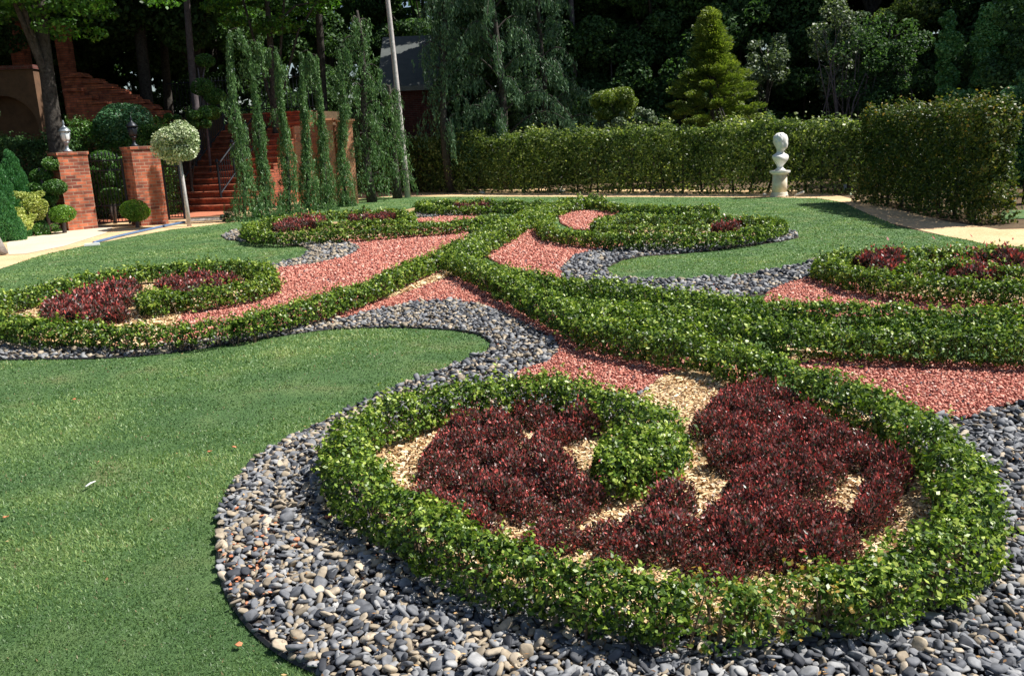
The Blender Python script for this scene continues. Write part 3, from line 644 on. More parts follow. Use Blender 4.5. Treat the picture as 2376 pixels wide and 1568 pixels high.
# --- tall clipped hedges of laurel
def wall_hedge(a, b, th, h0, h1, label, mat, L=.075, cover=2.6, patchy=None):
    """a,b: front base corners on the ground; th thickness to the left of a->b; box-like leafy wall"""
    a, b = np.array(a, float)[:2], np.array(b, float)[:2]; ln = np.linalg.norm(b - a); T = (b - a) / ln; Nn = np.array([-T[1], T[0]])
    root = empty('tall_hedge', (*(a + b) / 2, 0), label, 'hedge')
    hm = max(h0, h1); A = [ln * hm, ln * hm, ln * th, th * hm, th * hm]; N = int(sum(A) * cover / (.3 * L * L)); f = rng.choice(5, N, p=np.array(A) / sum(A))
    u = rng.random(N); v = rng.random(N); dp = np.where(rng.random(N) < .65, rng.exponential(.05, N), rng.uniform(0, .35, N))
    s = np.where(f == 3, dp, np.where(f == 4, ln - dp, u * ln)); hh = h0 + (h1 - h0) * s / ln
    w = np.select([f == 0, f == 1], [dp, th - dp], v * th); z = np.where(f == 2, hh - dp, np.where(f >= 3, u, v) * hh)
    w = np.where(f >= 3, v * th, w)
    nv = np.zeros((N, 3)); nv[f == 0, :2] = -Nn; nv[f == 1, :2] = Nn; nv[f == 2, 2] = 1; nv[f == 3, :2] = -T; nv[f == 4, :2] = T
    P = np.stack([a[0] + T[0] * s + Nn[0] * w, a[1] + T[1] * s + Nn[1] * w, z], 1)
    lump = vnoise(P, .55, 41) * .13 + vnoise(P, 1.6, 42) * .13 + vnoise(P, 3.1, 43) * .08 + rng.exponential(.045, N)
    P += nv * lump[:, None]; rt = z / hm; P[:, :2] -= nv[:, :2] * (.10 * rt ** 3)[:, None]
    P[:, 2] = np.maximum(P[:, 2], .03); keep = ~((P[:, 2] < .25) & (rng.random(N) < .55)); P, nv = P[keep], nv[keep]
    tb = vnoise(P, .45, 44) * .10 + vnoise(P, 1.8, 45) * .16 + lump[keep] * .6 - .04
    V, t = leaves(P, L, nv, spread=.95, up=.4, tintbias=tb)
    link('foliage', leafmesh('foliage', V, t), M[mat], root)
    mb = MB()
    for k in range(int(ln / .5)):
        q = a + T * (k + .5) * .5 + Nn * th * .5 + rng.normal(size=2) * .05
        mb.tube([(q[0], q[1], 0), (q[0] + rng.normal() * .1, q[1], h0 * .45), (q[0] + rng.normal() * .2, q[1] + rng.normal() * .1, h0 * .8)], [.035, .025, .01], 6, False)
    tag(mb.build('stems', M['bark'], root, True), kind='stuff')
    return root
a = g(845, 447); b = g(2000, 452)
wall_hedge(a, b, 1.0, 1.76, 1.72, 'long clipped laurel hedge along the back of the lawn', 'laurel', L=.088, cover=2.0)
a2, b2 = g(1990, 470), g(2305, 532)
wall_hedge(b2, a2, 1.1, 1.90, 1.92, 'tall clipped hedge with rusty patches at the right edge of the lawn', 'laurelrust') if False else None
def rhedge():
    p, q = np.array(g(1985, 468))[:2], np.array(g(2262, 523))[:2]
    return wall_hedge(p, q, .62, 1.86, 1.84, 'tall clipped hedge with rusty leaves running forward at the right of the lawn', 'laurelrust', L=.062)
rhedge()

# --- weeping conifers
def strands(starts, lens, L, per=16, bias=0, w=.05, curl=.10):
    n = len(starts); P = []; A = []
    tot = int(n * per); i = rng.integers(0, n, tot); q = rng.random(tot)
    ph = rng.uniform(0, 6.28, (n, 2))
    off = np.stack([np.sin(q * 3 + ph[i, 0]), np.sin(q * 3 + ph[i, 1]), np.zeros(tot)], 1) * curl
    off0 = np.stack([np.sin(ph[i, 0]), np.sin(ph[i, 1]), np.zeros(tot)], 1) * curl
    P = starts[i] + off - off0 + np.stack([np.zeros(tot), np.zeros(tot), -q * lens[i]], 1) + rng.normal(size=(tot, 3)) * w * (1 - q * .5)[:, None]
    along = np.array([0, 0, -1.0]) + rng.normal(size=(tot, 3)) * .35
    P[:, 2] = np.maximum(P[:, 2], .03)
    tb = bias + rng.normal(0, .12, n)[i]
    return leaves(P, L, None, along, aspect=.22, tintbias=tb)
def column(x, y, Y, ytop, r, label, hook=.25, xtop=None, n=680):
    base = at(x, y, Y); base[2] = 0; top = at(xtop if xtop else x, ytop, Y); H = top[2]
    root = empty('weeping_cypress', tuple(base), label, 'tree', 'weeping columnar conifers by the stairs')
    pts = [base + [0, 0, 0]]; bx = rng.normal(size=2) * .08
    for k in range(1, 9):
        t = k / 8; pts.append(np.array([base[0] * (1 - t) + top[0] * t + bx[0] * math.sin(t * 6), base[1] + bx[1] * math.sin(t * 5), H * t]))
    hd = np.array([rng.choice([-1, 1]) * hook, .05, 0]); pts += [pts[-1] + hd * .6 + [0, 0, .05], pts[-1] + hd * 1.2 - [0, 0, .22]]
    mb = MB(); mb.tube(pts, [.05] + [.045 - .004 * k for k in range(8)] + [.01, .005], 6); mb.build('trunk', M['bark'], root, True)
    arr = np.array(pts); q = rng.random(n) ** 1.3 * 10; i = np.minimum(q.astype(int), 9); f = (q - i)[:, None]; s0 = arr[i] * (1 - f) + arr[i + 1] * f
    zz = s0[:, 2] / H; rad = r * (.10 + 1.0 * (1 - zz) ** 1.7) * np.sqrt(rng.random(n)) * (1 + .25 * np.sin(zz * 15 + x))
    an = rng.uniform(0, 6.28, n); s0[:, 0] += np.cos(an) * rad; s0[:, 1] += np.sin(an) * rad
    ln = rng.uniform(.12, .42, n); V1, t1 = strands(s0, ln, .075, 24, .05, .022, .02)
    # a few side branches that arch out and hang
    sb = []
    for _ in range(3):
        k = rng.integers(3, 8); d = unit(np.array([rng.normal(), rng.normal() * .6, 0])); 
        for m_ in range(16): tt = m_ / 15; sb.append(arr[k] + d * tt * .30 + [0, 0, .10 * math.sin(tt * 3.1)])
    sb = np.array(sb); V2, t2 = strands(sb, rng.uniform(.15, .5, len(sb)), .08, 14, .05, .03, .03)
    link('foliage', leafmesh('foliage', np.concatenate([V1, V2]), np.concatenate([t1, t2])), M['weep'], root)
column(566, 500, 21.3, 70, .42, 'leftmost slim weeping conifer with a hooked tip by the brick stairs', xtop=533)
column(622, 490, 21.8, 98, .34, 'slim weeping conifer second from the left before the stairs', xtop=575)
column(668, 480, 22.2, 112, .36, 'slim weeping conifer before the middle of the brick stairs', xtop=645)
column(714, 472, 22.8, 122, .30, 'slim weeping conifer before the right end of the stairs', xtop=700)
column(757, 460, 23.6, 128, .32, 'slim weeping conifer before the orange terrace wall', xtop=733)
column(803, 447, 24.6, 112, .30, 'slim weeping conifer before the rightmost wall pier', xtop=783)
def weeper(x, Y, H, r, label, mat, nb=26, zlo=1.2, sl=(.5, 1.6), spread=1.0, group=None, L=.13, lean=0, per=15, arms=None):
    base = at(x, 400, Y); base[2] = 0
    root = empty('weeping_cedar', tuple(base), label, 'tree', group)
    top = base + [lean, 0, H]; tp = trunk_pts(base, top, .12, 8); mb = MB(); mb.tube(tp, [.16 * (1 - .8 * k / 7) for k in range(8)], 8); S = []; Ls = []
    for k in range(nb):
        z = zlo + (H - zlo) * (k / nb) ** .9 + rng.normal() * .1; c = base + [lean * z / H, 0, z]; an = k * 2.4 + rng.normal() * .3
        d = np.array([math.cos(an), math.sin(an) * .8, 0]) ; R_ = r * (1 - .62 * z / H) * rng.uniform(.6, 1.25) * spread
        pts = [c + d * R_ * t + [0, 0, R_ * (.42 * math.sin(t * 2.6) - .30 * t * t)] for t in np.linspace(0, 1, 9)]
        mb.tube(pts, [.035 * (1 - .8 * i / 8) for i in range(9)], 5, False)
        for t in np.linspace(.25, 1, int(7 + 8 * R_)):
            i = min(int(t * 8), 7); f = t * 8 - i; q = pts[i] * (1 - f) + pts[i + 1] * f
            for _ in range(2): S.append(q + rng.normal(size=3) * [.05, .05, .03]); Ls.append(rng.uniform(*sl) * (.45 + .55 * math.sin(t * 2.9)))
    mb.build('trunk', M['bark'], root, True)
    V, t = strands(np.array(S), np.array(Ls), L, per, 0, .035, .06)
    link('foliage', leafmesh('foliage', V, t), M[mat], root)
weeper(1165, 29.5, 9.0, 2.9, 'large dark weeping cedar with curtains of needles behind the middle of the back hedge', 'weepdark', 50, 1.5, (.25, .85), per=14)
weeper(1265, 30.5, 8.0, 2.4, 'smaller weeping cedar right of the large one behind the back hedge', 'weepdark', 32, 1.4, (.25, .85), per=14)
weeper(1045, 29.0, 7.5, 1.3, 'narrow weeping cedar between the slate roof and the large cedar', 'weepdark', 26, 1.4)
weeper(858, 26.0, 5.4, .95, 'green weeping conifer at the left end of the back hedge', 'weep', 30, .5, (.4, 1.0), L=.10)
weeper(918, 27.2, 3.4, .75, 'low weeping conifer under the pale trunk behind the hedge', 'weep', 18, .6, (.4, .9), L=.10)

# --- golden conifer
def golden():
    Y = 28.0; b = at(1655, 300, Y); b[2] = 0; top = at(1640, 34, Y)[2]
    cs, rs = [], []
    for k in range(78):
        t = (k / 78) ** .8; z = 1.2 + (top - 1.2) * t; R_ = 1.65 * (1 - t) ** .85 + .08; an = k * 2.4
        if t > .55: R_ *= .75
        for m_ in (.45, .8, 1.0):
            cs.append([b[0] - .15 * t + math.cos(an) * R_ * m_, b[1] + math.sin(an) * R_ * m_, z + R_ * m_ * .16 + rng.normal() * .07]); rs.append([.27 - .10 * t, .27 - .10 * t, .10])
    tree('golden_conifer', b, 'yellow green cone shaped conifer standing behind the hedge', 'tree', 'gold', trunk_pts(b, b + [-.15, 0, top - .1], .05), .09, cs, rs, .10, 1.0, limbs=14, lump=.4, aspect=.32, al=lambda P, d: unit((P - [b[0], b[1], 0]) * [1, 1, 0]) + np.array([0, 0, .35]) + d * .4 + rng.normal(size=d.shape) * .3)
golden()
def bush(x, y, Y, r, label, mat, n=26, L=.08, cat='shrub', name='shrub', zb=0, cover=1.5, group=None, **kw):
    kw.setdefault('lump', .38)
    c = at(x, y, Y); b = np.array([c[0], c[1], zb]); cs, rs = [], []
    for _ in range(n):
        d = unit(rng.normal(size=3)); q = rng.random() ** .4
        cs.append(c + d * np.array(r) * q * .8); rs.append(np.array([1, 1, .8]) * min(r) * (rng.uniform(.2, .5) if n < 50 else rng.uniform(.45, .7)))
    return tree(name, b, label, cat, mat, trunk_pts(b, c + [0, 0, r[2] * .3], .05, 5), max(.02, min(.07, min(r) * .12)), cs, rs, L, cover, group=group, **kw)
bush(1440, 245, 27.6, (.95, .7, .75), 'yellowish shrub behind the hedge left of the golden conifer', 'gold', 20)
bush(1460, 285, 27.2, (1.1, .6, .45), 'grey green shrub below the yellowish shrub behind the hedge', 'silver', 18)
bush(1950, 110, 29.5, (1.0, .9, 2.2), 'tall silvery leaved shrub rising behind the hedge right of the bust', 'silver', 26, .12, cover=.75)
bush(1780, 150, 30.5, (1.1, .8, 1.6), 'loose grey green shrub right of the golden conifer', 'silver', 18, .12, cover=.5)
bush(2198, 130, 24.5, (.26, .26, 1.5), 'ivy covered post left of its twin behind the right hedge', 'ivy', 60, .085, cover=1.7, lump=.7, name='ivy_post', cat='ivy')
bush(2288, 115, 24.5, (.25, .25, 1.6), 'ivy covered post at the right behind the right hedge', 'ivy', 60, .085, cover=1.7, lump=.7, name='ivy_post', cat='ivy')
bush(2240, 230, 23.8, (1.0, .5, .5), 'low mass of ivy joining the two ivy posts', 'ivy', 18, .08, name='ivy_bush')
bush(2400, 250, 17.0, (.5, .6, 1.9), 'blue green climbing shrub cut by the right edge of the picture', 'bluegreen', 26, .06)
bush(2370, 440, 22.0, (.5, .5, .45), 'dark green shrub beyond the end of the right hedge', 'topi', 14, .06)

bush(2350, 40, 26.0, (1.3, .8, 1.0), 'sunlit leafy bough at the upper right corner', 'topi', 24, .10)
bush(2100, 60, 30.0, (1.2, .9, 1.3), 'loose green tree top left of the ivy posts', 'laurel', 22, .12, cover=.7)
# --- brick gate pillars
def pillar(xc, yb, Y, ytop, side, label):
    b = at(xc, yb, Y); zt = at(xc, ytop, Y)[2]
    root = empty('brick_pillar', (b[0], b[1], 0), label, 'pillar', 'brick gate pillars'); rz = R(42)
    m = MB(); m.box((b[0], b[1], (zt - .09) / 2), (side, side, zt - .09), rz); m.build('shaft', M['brick'], root)
    m = MB(); m.box((b[0], b[1], zt - .0325), (side + .05, side + .05, .065), rz); m.box((b[0], b[1], zt - .079), (side + .02, side + .02, .025), rz); m.build('cap', M['brick'], root)
    return b, zt
def lantern(b, zt, label, globe):
    root = empty('gate_lantern', (b[0], b[1], zt), label, 'lantern', 'lanterns on the gate pillars'); c = (b[0], b[1], zt)
    m = MB(); m.lathe(c, [(.10, .001), (.10, .03), (.05, .06), (.035, .10), (.035, .18), (.07, .21), (.075, .23)], 16); m.build('foot', M['leadgrey' if globe else 'iron'], root, True)
    m = MB(); m.lathe(c, [(.065, .232), (.095, .30), (.105, .40), (.10, .46)], 16); m.build('glass', M['glass'] if globe else M['iron'], root, True)
    m = MB()
    for k in range(6):
        t = k * math.pi / 3; m.tube([(c[0] + .078 * math.cos(t), c[1] + .078 * math.sin(t), zt + .22), (c[0] + .118 * math.cos(t), c[1] + .118 * math.sin(t), zt + .46)], .009, 4)
    m.lathe(c, [(.135, .462), (.13, .49), (.08, .55), (.03, .59), (.02, .62), (.03, .645), (.012, .69), (.004, .73)], 16); m.build('hood', M['leadgrey' if globe else 'iron'], root, True)
pb, pz = pillar(180, 500, 20.9, 352, .66, 'brick gate pillar left of the gate beside the variegated shrub')
lantern(pb, pz, 'pale grey lantern with white glass on the left brick pillar', True)
pb2, pz2 = pillar(345, 494, 21.4, 339, .66, 'brick gate pillar between the two iron gates')
lantern(pb2 + np.array([-.12, 0, 0]), pz2, 'black lantern on the right brick pillar before the round topiary', False)

def gate(x0, x1, Y, yb, yt, label, nb=9, arch=.1):
    p, q = at(x0, yb, Y), at(x1, yb, Y); z0 = .06; zt = at(x0, yt, Y)[2]
    root = empty('iron_gate', (p[0], p[1], 0), label, 'gate', 'black iron gates')
    m = MB()
    for P_ in (p, q): m.tube([(P_[0], P_[1], z0), (P_[0], P_[1], zt + .02)], .028, 6)
    for z in (z0 + .05, z0 + .45, zt - .25, zt - .02): m.tube([(p[0], p[1], z), (q[0], q[1], z)], .016, 6)
    m.build('frame', M['iron'], root)
    m = MB()
    for k in range(1, nb):
        t = k / nb; X, Y_ = p[0] * (1 - t) + q[0] * t, p[1] * (1 - t) + q[1] * t; h = zt + arch * math.sin(math.pi * t)
        m.tube([(X, Y_, z0 + .05), (X, Y_, h)], .010, 5); m.lathe((X, Y_, h), [(.010, 0), (.024, .03), (.003, .11)], 6)
    m.build('bars', M['iron'], root)
gate(222, 300, 21.2, 505, 372, 'black iron gate between the two brick pillars')
gate(392, 428, 22.0, 500, 385, 'black iron gate between the right pillar and the stairs', 5)

# --- stairs
def stairs():
    b = at(470, 480, 25.0); b[2] = 0; t = at(645, 300, 30.0); H = 2.86; n = 16; w = 2.75
    d = np.array([t[0] - b[0], t[1] - b[1]]); d /= np.linalg.norm(d); tread = .31; yaw = math.atan2(d[1], d[0]) - math.pi / 2
    root = empty('brick_stairs', tuple(b), 'broad straight flight of brick stairs climbing behind the weeping conifers', 'stairs')
    for k in range(n):
        c = np.array(b[:2]) + d * (k + .5) * tread; h = H * (k + 1) / n; m = MB()
        m.box((c[0], c[1], (h - .055) / 2), (w, tread - .002, h - .055), yaw); c2 = c - d * .02
        m.box((c2[0], c2[1], h - .027), (w + .04, tread + .036, .05), yaw); st = m.build('step', M['brickriser'], root); st.data.materials.append(M['brickstep'])
        for p_ in st.data.polygons:
            if p_.index >= 6: p_.material_index = 1
    nrm = np.array([d[1], -d[0]])
    def rail(side, label, y0=0, k0=0, k1=n):
        o = np.array(b[:2]) + nrm * side * w / 2; rt = empty('stair_railing', (o[0], o[1], 0), label, 'railing', 'iron stair railings'); pts = []
        for k in range(k0, k1, 3):
            c = o + d * (k + .5) * tread; h = H * (k + 1) / n; pts.append((c[0], c[1], h))
        for p_ in pts:
            m = MB(); m.tube([(p_[0], p_[1], p_[2] - .01), (p_[0], p_[1], p_[2] + .98)], .035, 6); m.lathe((p_[0], p_[1], p_[2] + .98), [(.03, 0), (.06, .04), (.05, .09), (.01, .13)], 8); m.build('post', M['iron'], rt)
        m = MB()
        for dz in (.92, .12): m.tube([(p_[0], p_[1], p_[2] + dz) for p_ in pts], .024, 6)
        m.build('handrail', M['iron'], rt); m = MB()
        for i in range(len(pts) - 1):
            for t_ in np.linspace(0, 1, 8)[1:-1]:
                q = np.array(pts[i]) * (1 - t_) + np.array(pts[i + 1]) * t_; m.tube([q + [0, 0, .12], q + [0, 0, .92]], .009, 4)
        m.build('bars', M['iron'], rt)
    rail(-.93, 'iron railing up the left side of the brick stairs'); rail(.25, 'iron railing dividing the brick stairs', k0=1)
    # terrace and fence above
    e = np.array(b[:2]) + d * n * tread; L0 = e - nrm * 9; L1 = e + nrm * 1.5 
    P4 = [L0, L1, L1 + d * 25, L0 + d * 25]
    m = MB(); m.prism([tuple(p) for p in P4], 0, H - .02); tag(m.build('terrace', M['ground']), kind='structure')
    fr = empty('iron_fence', (*e, H), 'black iron fence on the terrace above the brick stairs', 'fence')
    a_, b_ = e + nrm * 1.45 + d * .5, e - nrm * 4.2 + d * .5; m = MB(); ln = np.linalg.norm(b_ - a_)
    for z in (.15, 1.15): m.tube([(*a_, H + z), (*b_, H + z)], .022, 6)
    m.build('rails', M['iron'], fr); m = MB()
    for k in range(int(ln / .13)):
        q = a_ + (b_ - a_) * (k * .13 / ln); m.tube([(*q, H - .02), (*q, H + 1.28)], .012, 4)
    m.build('bars', M['iron'], fr)
stairs()
# terrace wall right of stairs
def twall():
    a, b = at(692, 455, 25.6), at(812, 445, 26.2); zt = at(750, 282, 25.8)[2]
    root = empty('terrace_wall', (a[0], a[1], 0), 'orange brick terrace wall with piers behind the weeping conifers', 'wall')
    yaw = math.atan2(b[1] - a[1], b[0] - a[0]); ln = math.hypot(b[0] - a[0], b[1] - a[1]); mid = (a + b) / 2
    m = MB(); m.box((mid[0], mid[1] + .2, (zt - .1) / 2), (ln, .3, zt - .1), yaw); m.build('wall_panel', M['bricktan'], root)
    for x, yt in ((768, 275), (812, 277)):
        p = at(x, 440, 25.75); z = at(x, yt, 25.75)[2]
        m = MB(); m.box((p[0], p[1], (z - .12) / 2), (.36, .36, z - .12), yaw); m.build('pier', M['bricktan'], root)
        m = MB(); m.box((p[0], p[1], z - .09), (.42, .42, .06), yaw); m.box((p[0], p[1], z - .029), (.5, .5, .058), yaw); m.build('pier_cap', M['bricktan'], root)
    # steps of the parapet going down to the left
    for x, yt in ((700, 330), (722, 300)):
        p = at(x, 440, 25.4); z = at(x, yt, 25.4)[2]; m = MB(); m.box((p[0], p[1], z / 2), (.17, .3, z), yaw); m.build('pier', M['bricktan'], root)
twall()
# upper flight at the left: stepped parapets of brick
def upper():
    Y = 29.5; root = None
    tops = [(165, 205, 172), (205, 240, 186), (240, 268, 198), (268, 292, 210), (292, 315, 222), (315, 338, 234), (338, 360, 246), (360, 384, 260)]
    o = at(270, 300, Y); root = empty('stepped_brick_wall', (o[0], o[1], 0), 'stepped brick parapet climbing left above the round topiary', 'wall')
    for i, (x0, x1, yt) in enumerate(tops):
        p, q = at(x0, 300, Y), at(x1, 300, Y); z = at((x0 + x1) / 2, yt, Y)[2]; m = MB()
        m.box(((p[0] + q[0]) / 2, Y + .3, (z - .1) / 2), (q[0] - p[0] - .004, .55, z - .1)); m.build('wall_block', M['brickstep'], root)
        m = MB(); m.box(((p[0] + q[0]) / 2 + .05, Y + .3, z - .06), (q[0] - p[0] + .1, .66, .07)); m.box(((p[0] + q[0]) / 2 + .02, Y + .3, z + .013), (q[0] - p[0] + .03, .60, .066)); m.build('coping', M['brickstep'], root)
    # near lower stepped line in front
    Y2 = 28.6; o = at(250, 300, Y2); r2 = empty('stepped_brick_wall', (o[0], o[1], 0), 'lower stepped brick wall in front of the climbing parapet', 'wall')
    for i, (x0, x1, yt) in enumerate([(160, 196, 205), (196, 222, 222), (222, 250, 234), (250, 276, 250)]):
        p, q = at(x0, 300, Y2), at(x1, 300, Y2); z = at((x0 + x1) / 2, yt, Y2)[2]; m = MB()
        m.box(((p[0] + q[0]) / 2, Y2 + .2, (z - .1) / 2), (q[0] - p[0] - .004, .35, z - .1)); m.build('wall_block', M['brickstep'], r2)
        m = MB(); m.box(((p[0] + q[0]) / 2 + .03, Y2 + .2, z - .05), (q[0] - p[0] + .06, .46, .09)); m.build('coping', M['brickstep'], r2)
    for x0, x1, yt, Y3, lab in ((62, 92, 40, 31.5, 'tall shaded brick pier behind the dark trunk'), (165, 192, 60, 31.5, 'tall brick pier above the stepped parapet')):
        p, q = at(x0, 300, Y3), at(x1, 300, Y3); z = at(x0, yt, Y3)[2]; w = q[0] - p[0]
        r3 = empty('brick_pier', ((p[0] + q[0]) / 2, Y3, 0), lab, 'pier')
        m = MB(); m.box(((p[0] + q[0]) / 2, Y3, (z - .2) / 2), (w, w, z - .2)); m.build('shaft', M['brickstep'], r3)
        m = MB(); m.box(((p[0] + q[0]) / 2, Y3, z - .15), (w + .14, w + .14, .1)); m.box(((p[0] + q[0]) / 2, Y3, z - .05), (w + .06, w + .06, .098)); m.build('cap', M['brickstep'], r3)
upper()
def archwall():
    Y = 27.5; a, b = at(-120, 300, Y), at(98, 300, Y); zt = at(50, 152, Y)[2]; w = b[0] - a[0]
    root = empty('arched_wall', (a[0], Y, 0), 'stuccoed wall with an arched recess and brick coping behind the left trunk', 'wall')
    cx = a[0] + w * .62; pts = [(a[0], 0), (cx - 1.0, 0)] + [(cx - 1.0 * math.cos(t), 2.6 + 1.0 * math.sin(t)) for t in np.linspace(0, math.pi, 17)] + [(cx + 1.0, 0), (b[0], 0), (b[0], zt - .12), (a[0], zt - .12)]
    n = len(pts); vs = [(x, Y, z) for x, z in pts] + [(x, Y + .35, z) for x, z in pts]
    m = MB(); m.add(vs, [tuple(range(n)), tuple(range(n, 2 * n))[::-1]] + [(i, i + n, (i + 1) % n + n, (i + 1) % n) for i in range(n)]); m.build('wall_face', M['shaded_stucco'], root)
    m = MB(); m.box((a[0] + w / 2, Y + .45, 2), (w, .16, 4)); m.build('recess', M['shaded_stucco'], root)
    m = MB(); m.box((a[0] + w / 2, Y + .17, zt - .055), (w + .1, .5, .12)); m.build('coping', M['brickdark'], root)
archwall()

# --- house behind
def house():
    Y = 36; p, q = at(905, 300, Y), at(1030, 300, Y); ze = at(960, 208, Y)[2]; zr = at(960, 95, Y + 3)[2]
    root = empty('brick_house', (p[0], Y, 0), 'small brick house with a grey slate roof behind the pale trunk', 'house'); w = q[0] - p[0]; cx = (p[0] + q[0]) / 2
    m = MB(); m.box((cx, Y + 2.5, ze / 2), (w, 5, ze)); m.build('wall', M['brickdark'], root)
    m = MB(); o = .35; y0, y1 = Y - o, Y + 5 + o
    x0, x1 = p[0] - o, q[0] + o; ym = (y0 + y1) / 2
    m.add([(x0, y0, ze), (x1, y0, ze), (x1, ym, zr), (x0, ym, zr), (x0, y1, ze), (x1, y1, ze), (x0, y0, ze + .12), (x1, y0, ze + .12), (x1, ym, zr + .14), (x0, ym, zr + .14), (x0, y1, ze + .12), (x1, y1, ze + .12)],
          [(6, 7, 8, 9), (9, 8, 11, 10), (0, 3, 2, 1), (3, 4, 5, 2), (0, 6, 9, 3), (3, 9, 10, 4), (1, 2, 8, 7), (2, 5, 11, 8), (4, 10, 11, 5), (0, 1, 7, 6)])
    m.build('roof', M['roof'], root)
    m = MB(); m.box((cx, y0 - .04, ze + .03), (w + 2 * o, .07, .18)); m.build('gutter', M['fascia'], root)
house()

# --- bust on a pedestal
def bust():
    b = g(1808, 457); X, Y = b[0], b[1]; sc = at(1808, 308, Y)[2] / 1.70
    ph = .70 * sc
    root = empty('stone_pedestal', (X, Y, 0), 'round weathered stone pedestal under the white bust', 'pedestal')
    m = MB(); m.lathe((X, Y, 0), [(.215, 0), (.215, .04), (.205, .05), (.20, .09), (.19, .12)], 32); m.build('base', M['pedst'], root, False)
    m = MB(); prof = [(.185, .121), (.18, .3), (.172, ph - .09)]
    m.lathe((X, Y, 0), prof, 32); m.build('shaft', M['pedst'], root, True)
    m = MB(); m.lathe((X, Y, 0), [(.175, ph - .089), (.20, ph - .075), (.21, ph - .06), (.245, ph - .045), (.25, ph), ], 32); m.build('capital', M['marble'], root, False)
    # bust: one continuous shape built from stacked, sculpted rings
    H = (1.70 * sc - ph); S = H / 1.0
    rings = [(.0, .15, .15, 0), (.03, .15, .15, 0), (.05, .10, .10, 0), (.09, .075, .075, 0), (.13, .085, .08, 0), (.17, .12, .11, .0), (.22, .165, .14, .01), (.27, .21, .17, .015), (.32, .25, .185, .01), (.37, .275, .18, 0),
             (.405, .265, .165, -.005), (.43, .215, .14, -.01), (.45, .15, .115, -.01), (.475, .105, .098, -.01), (.50, .092, .095, 0), (.53, .094, .10, .0), (.56, .115, .12, .02), (.59, .13, .145, .03), (.64, .146, .168, .02), (.70, .160, .182, .01), (.75, .170, .190, 0),
             (.80, .176, .192, -.005), (.85, .174, .188, -.01), (.90, .160, .170, -.01), (.94, .132, .142, -.01), (.97, .09, .095, -.01), (.99, .05, .055, -.01), (1.0, .01, .01, -.01)]
    n = 48; yaw = R(35); vs = []
    for z, rx, ry, oy in rings:
        for k in range(n):
            t = 2 * math.pi * k / n; x = rx * math.cos(t); y = ry * math.sin(t) - 0
            fx = math.exp(-((math.atan2(math.cos(t), -math.sin(t))) / .28) ** 2)      # front is -y
            fw = math.exp(-((math.atan2(math.cos(t), -math.sin(t))) / .9) ** 2)
            if .63 < z < .76: y -= fx * .05 * math.exp(-((z - .68) / .028) ** 2)          # nose
            if .57 < z < .66: y -= fx * .014 * math.exp(-((z - .615) / .012) ** 2)          # lips
            if .56 < z < .62: y -= fw * .024                                              # chin
            e = math.exp(-((abs(math.atan2(math.cos(t), -math.sin(t))) - .38) / .2) ** 2)
            if .69 < z < .76: y += e * .04 * math.exp(-((z - .72) / .02) ** 2)             # eye sockets
            if z > .66 and fw < .55:                                                       # curled hair
                a = .018 * math.sin(t * 9 + z * 50) + .016 * math.sin(z * 80 + t * 5); x += math.cos(t) * (a + .012); y += math.sin(t) * (a + .012)
            if .17 < z < .42: y += .006 * math.sin(t * 9 + z * 50)                        # drapery
            y -= oy
            vs.append((X + (x * math.cos(yaw) - y * math.sin(yaw)) * S * 1.0, Y + (x * math.sin(yaw) + y * math.cos(yaw)) * S, ph + .001 + z * S))
    fs = [(i * n + k, i * n + (k + 1) % n, (i + 1) * n + (k + 1) % n, (i + 1) * n + k) for i in range(len(rings) - 1) for k in range(n)] + [tuple(range(n))[::-1], tuple((len(rings) - 1) * n + k for k in range(n))]
    m = MB(); m.add(vs, fs); o = m.build('marble_bust', M['marble'], None, True)
    md = o.modifiers.new('sub', 'SUBSURF'); md.levels = md.render_levels = 1
    tag(o, 'white marble bust of a curly haired head on the round pedestal', 'statue')
bust()

# --- clipped shrubs at the left
def ball(x, y, Y, rx, rz_, label, mat, L=.045, stem=True, name='topiary_ball', group=None, cover=1.7, lump=.7, ry=None):
    c = at(x, y, Y); s_ = Y / 2000; rad = np.array([rx * s_, (ry or rx) * s_, rz_ * s_]); root = empty(name, (c[0], c[1], 0), label, 'topiary', group)
    V, t = blob_leaves([c], [rad], L, cover * 1.2, lump=.13, up=.5); link('foliage', leafmesh('foliage', V, t), M[mat], root)
    m = MB(); m.tube([(c[0], c[1], 0), (c[0] + .02, c[1], c[2] * .5), (c[0], c[1], max(c[2], .15))], [.05, .04, .03], 7); m.build('trunk', M['greybark'], root, True)
    return root
ball(290, 292, 24.5, 62, 48, 'big round blue green topiary above the gate', 'bluegreen', .07)
ball(314, 489, 20.6, 32, 24, 'small bright round topiary in front of the gate', 'topilite', .04)
ball(143, 496, 19.9, 30, 22, 'small bright round topiary at the foot of the left pillar', 'topilite', .04)
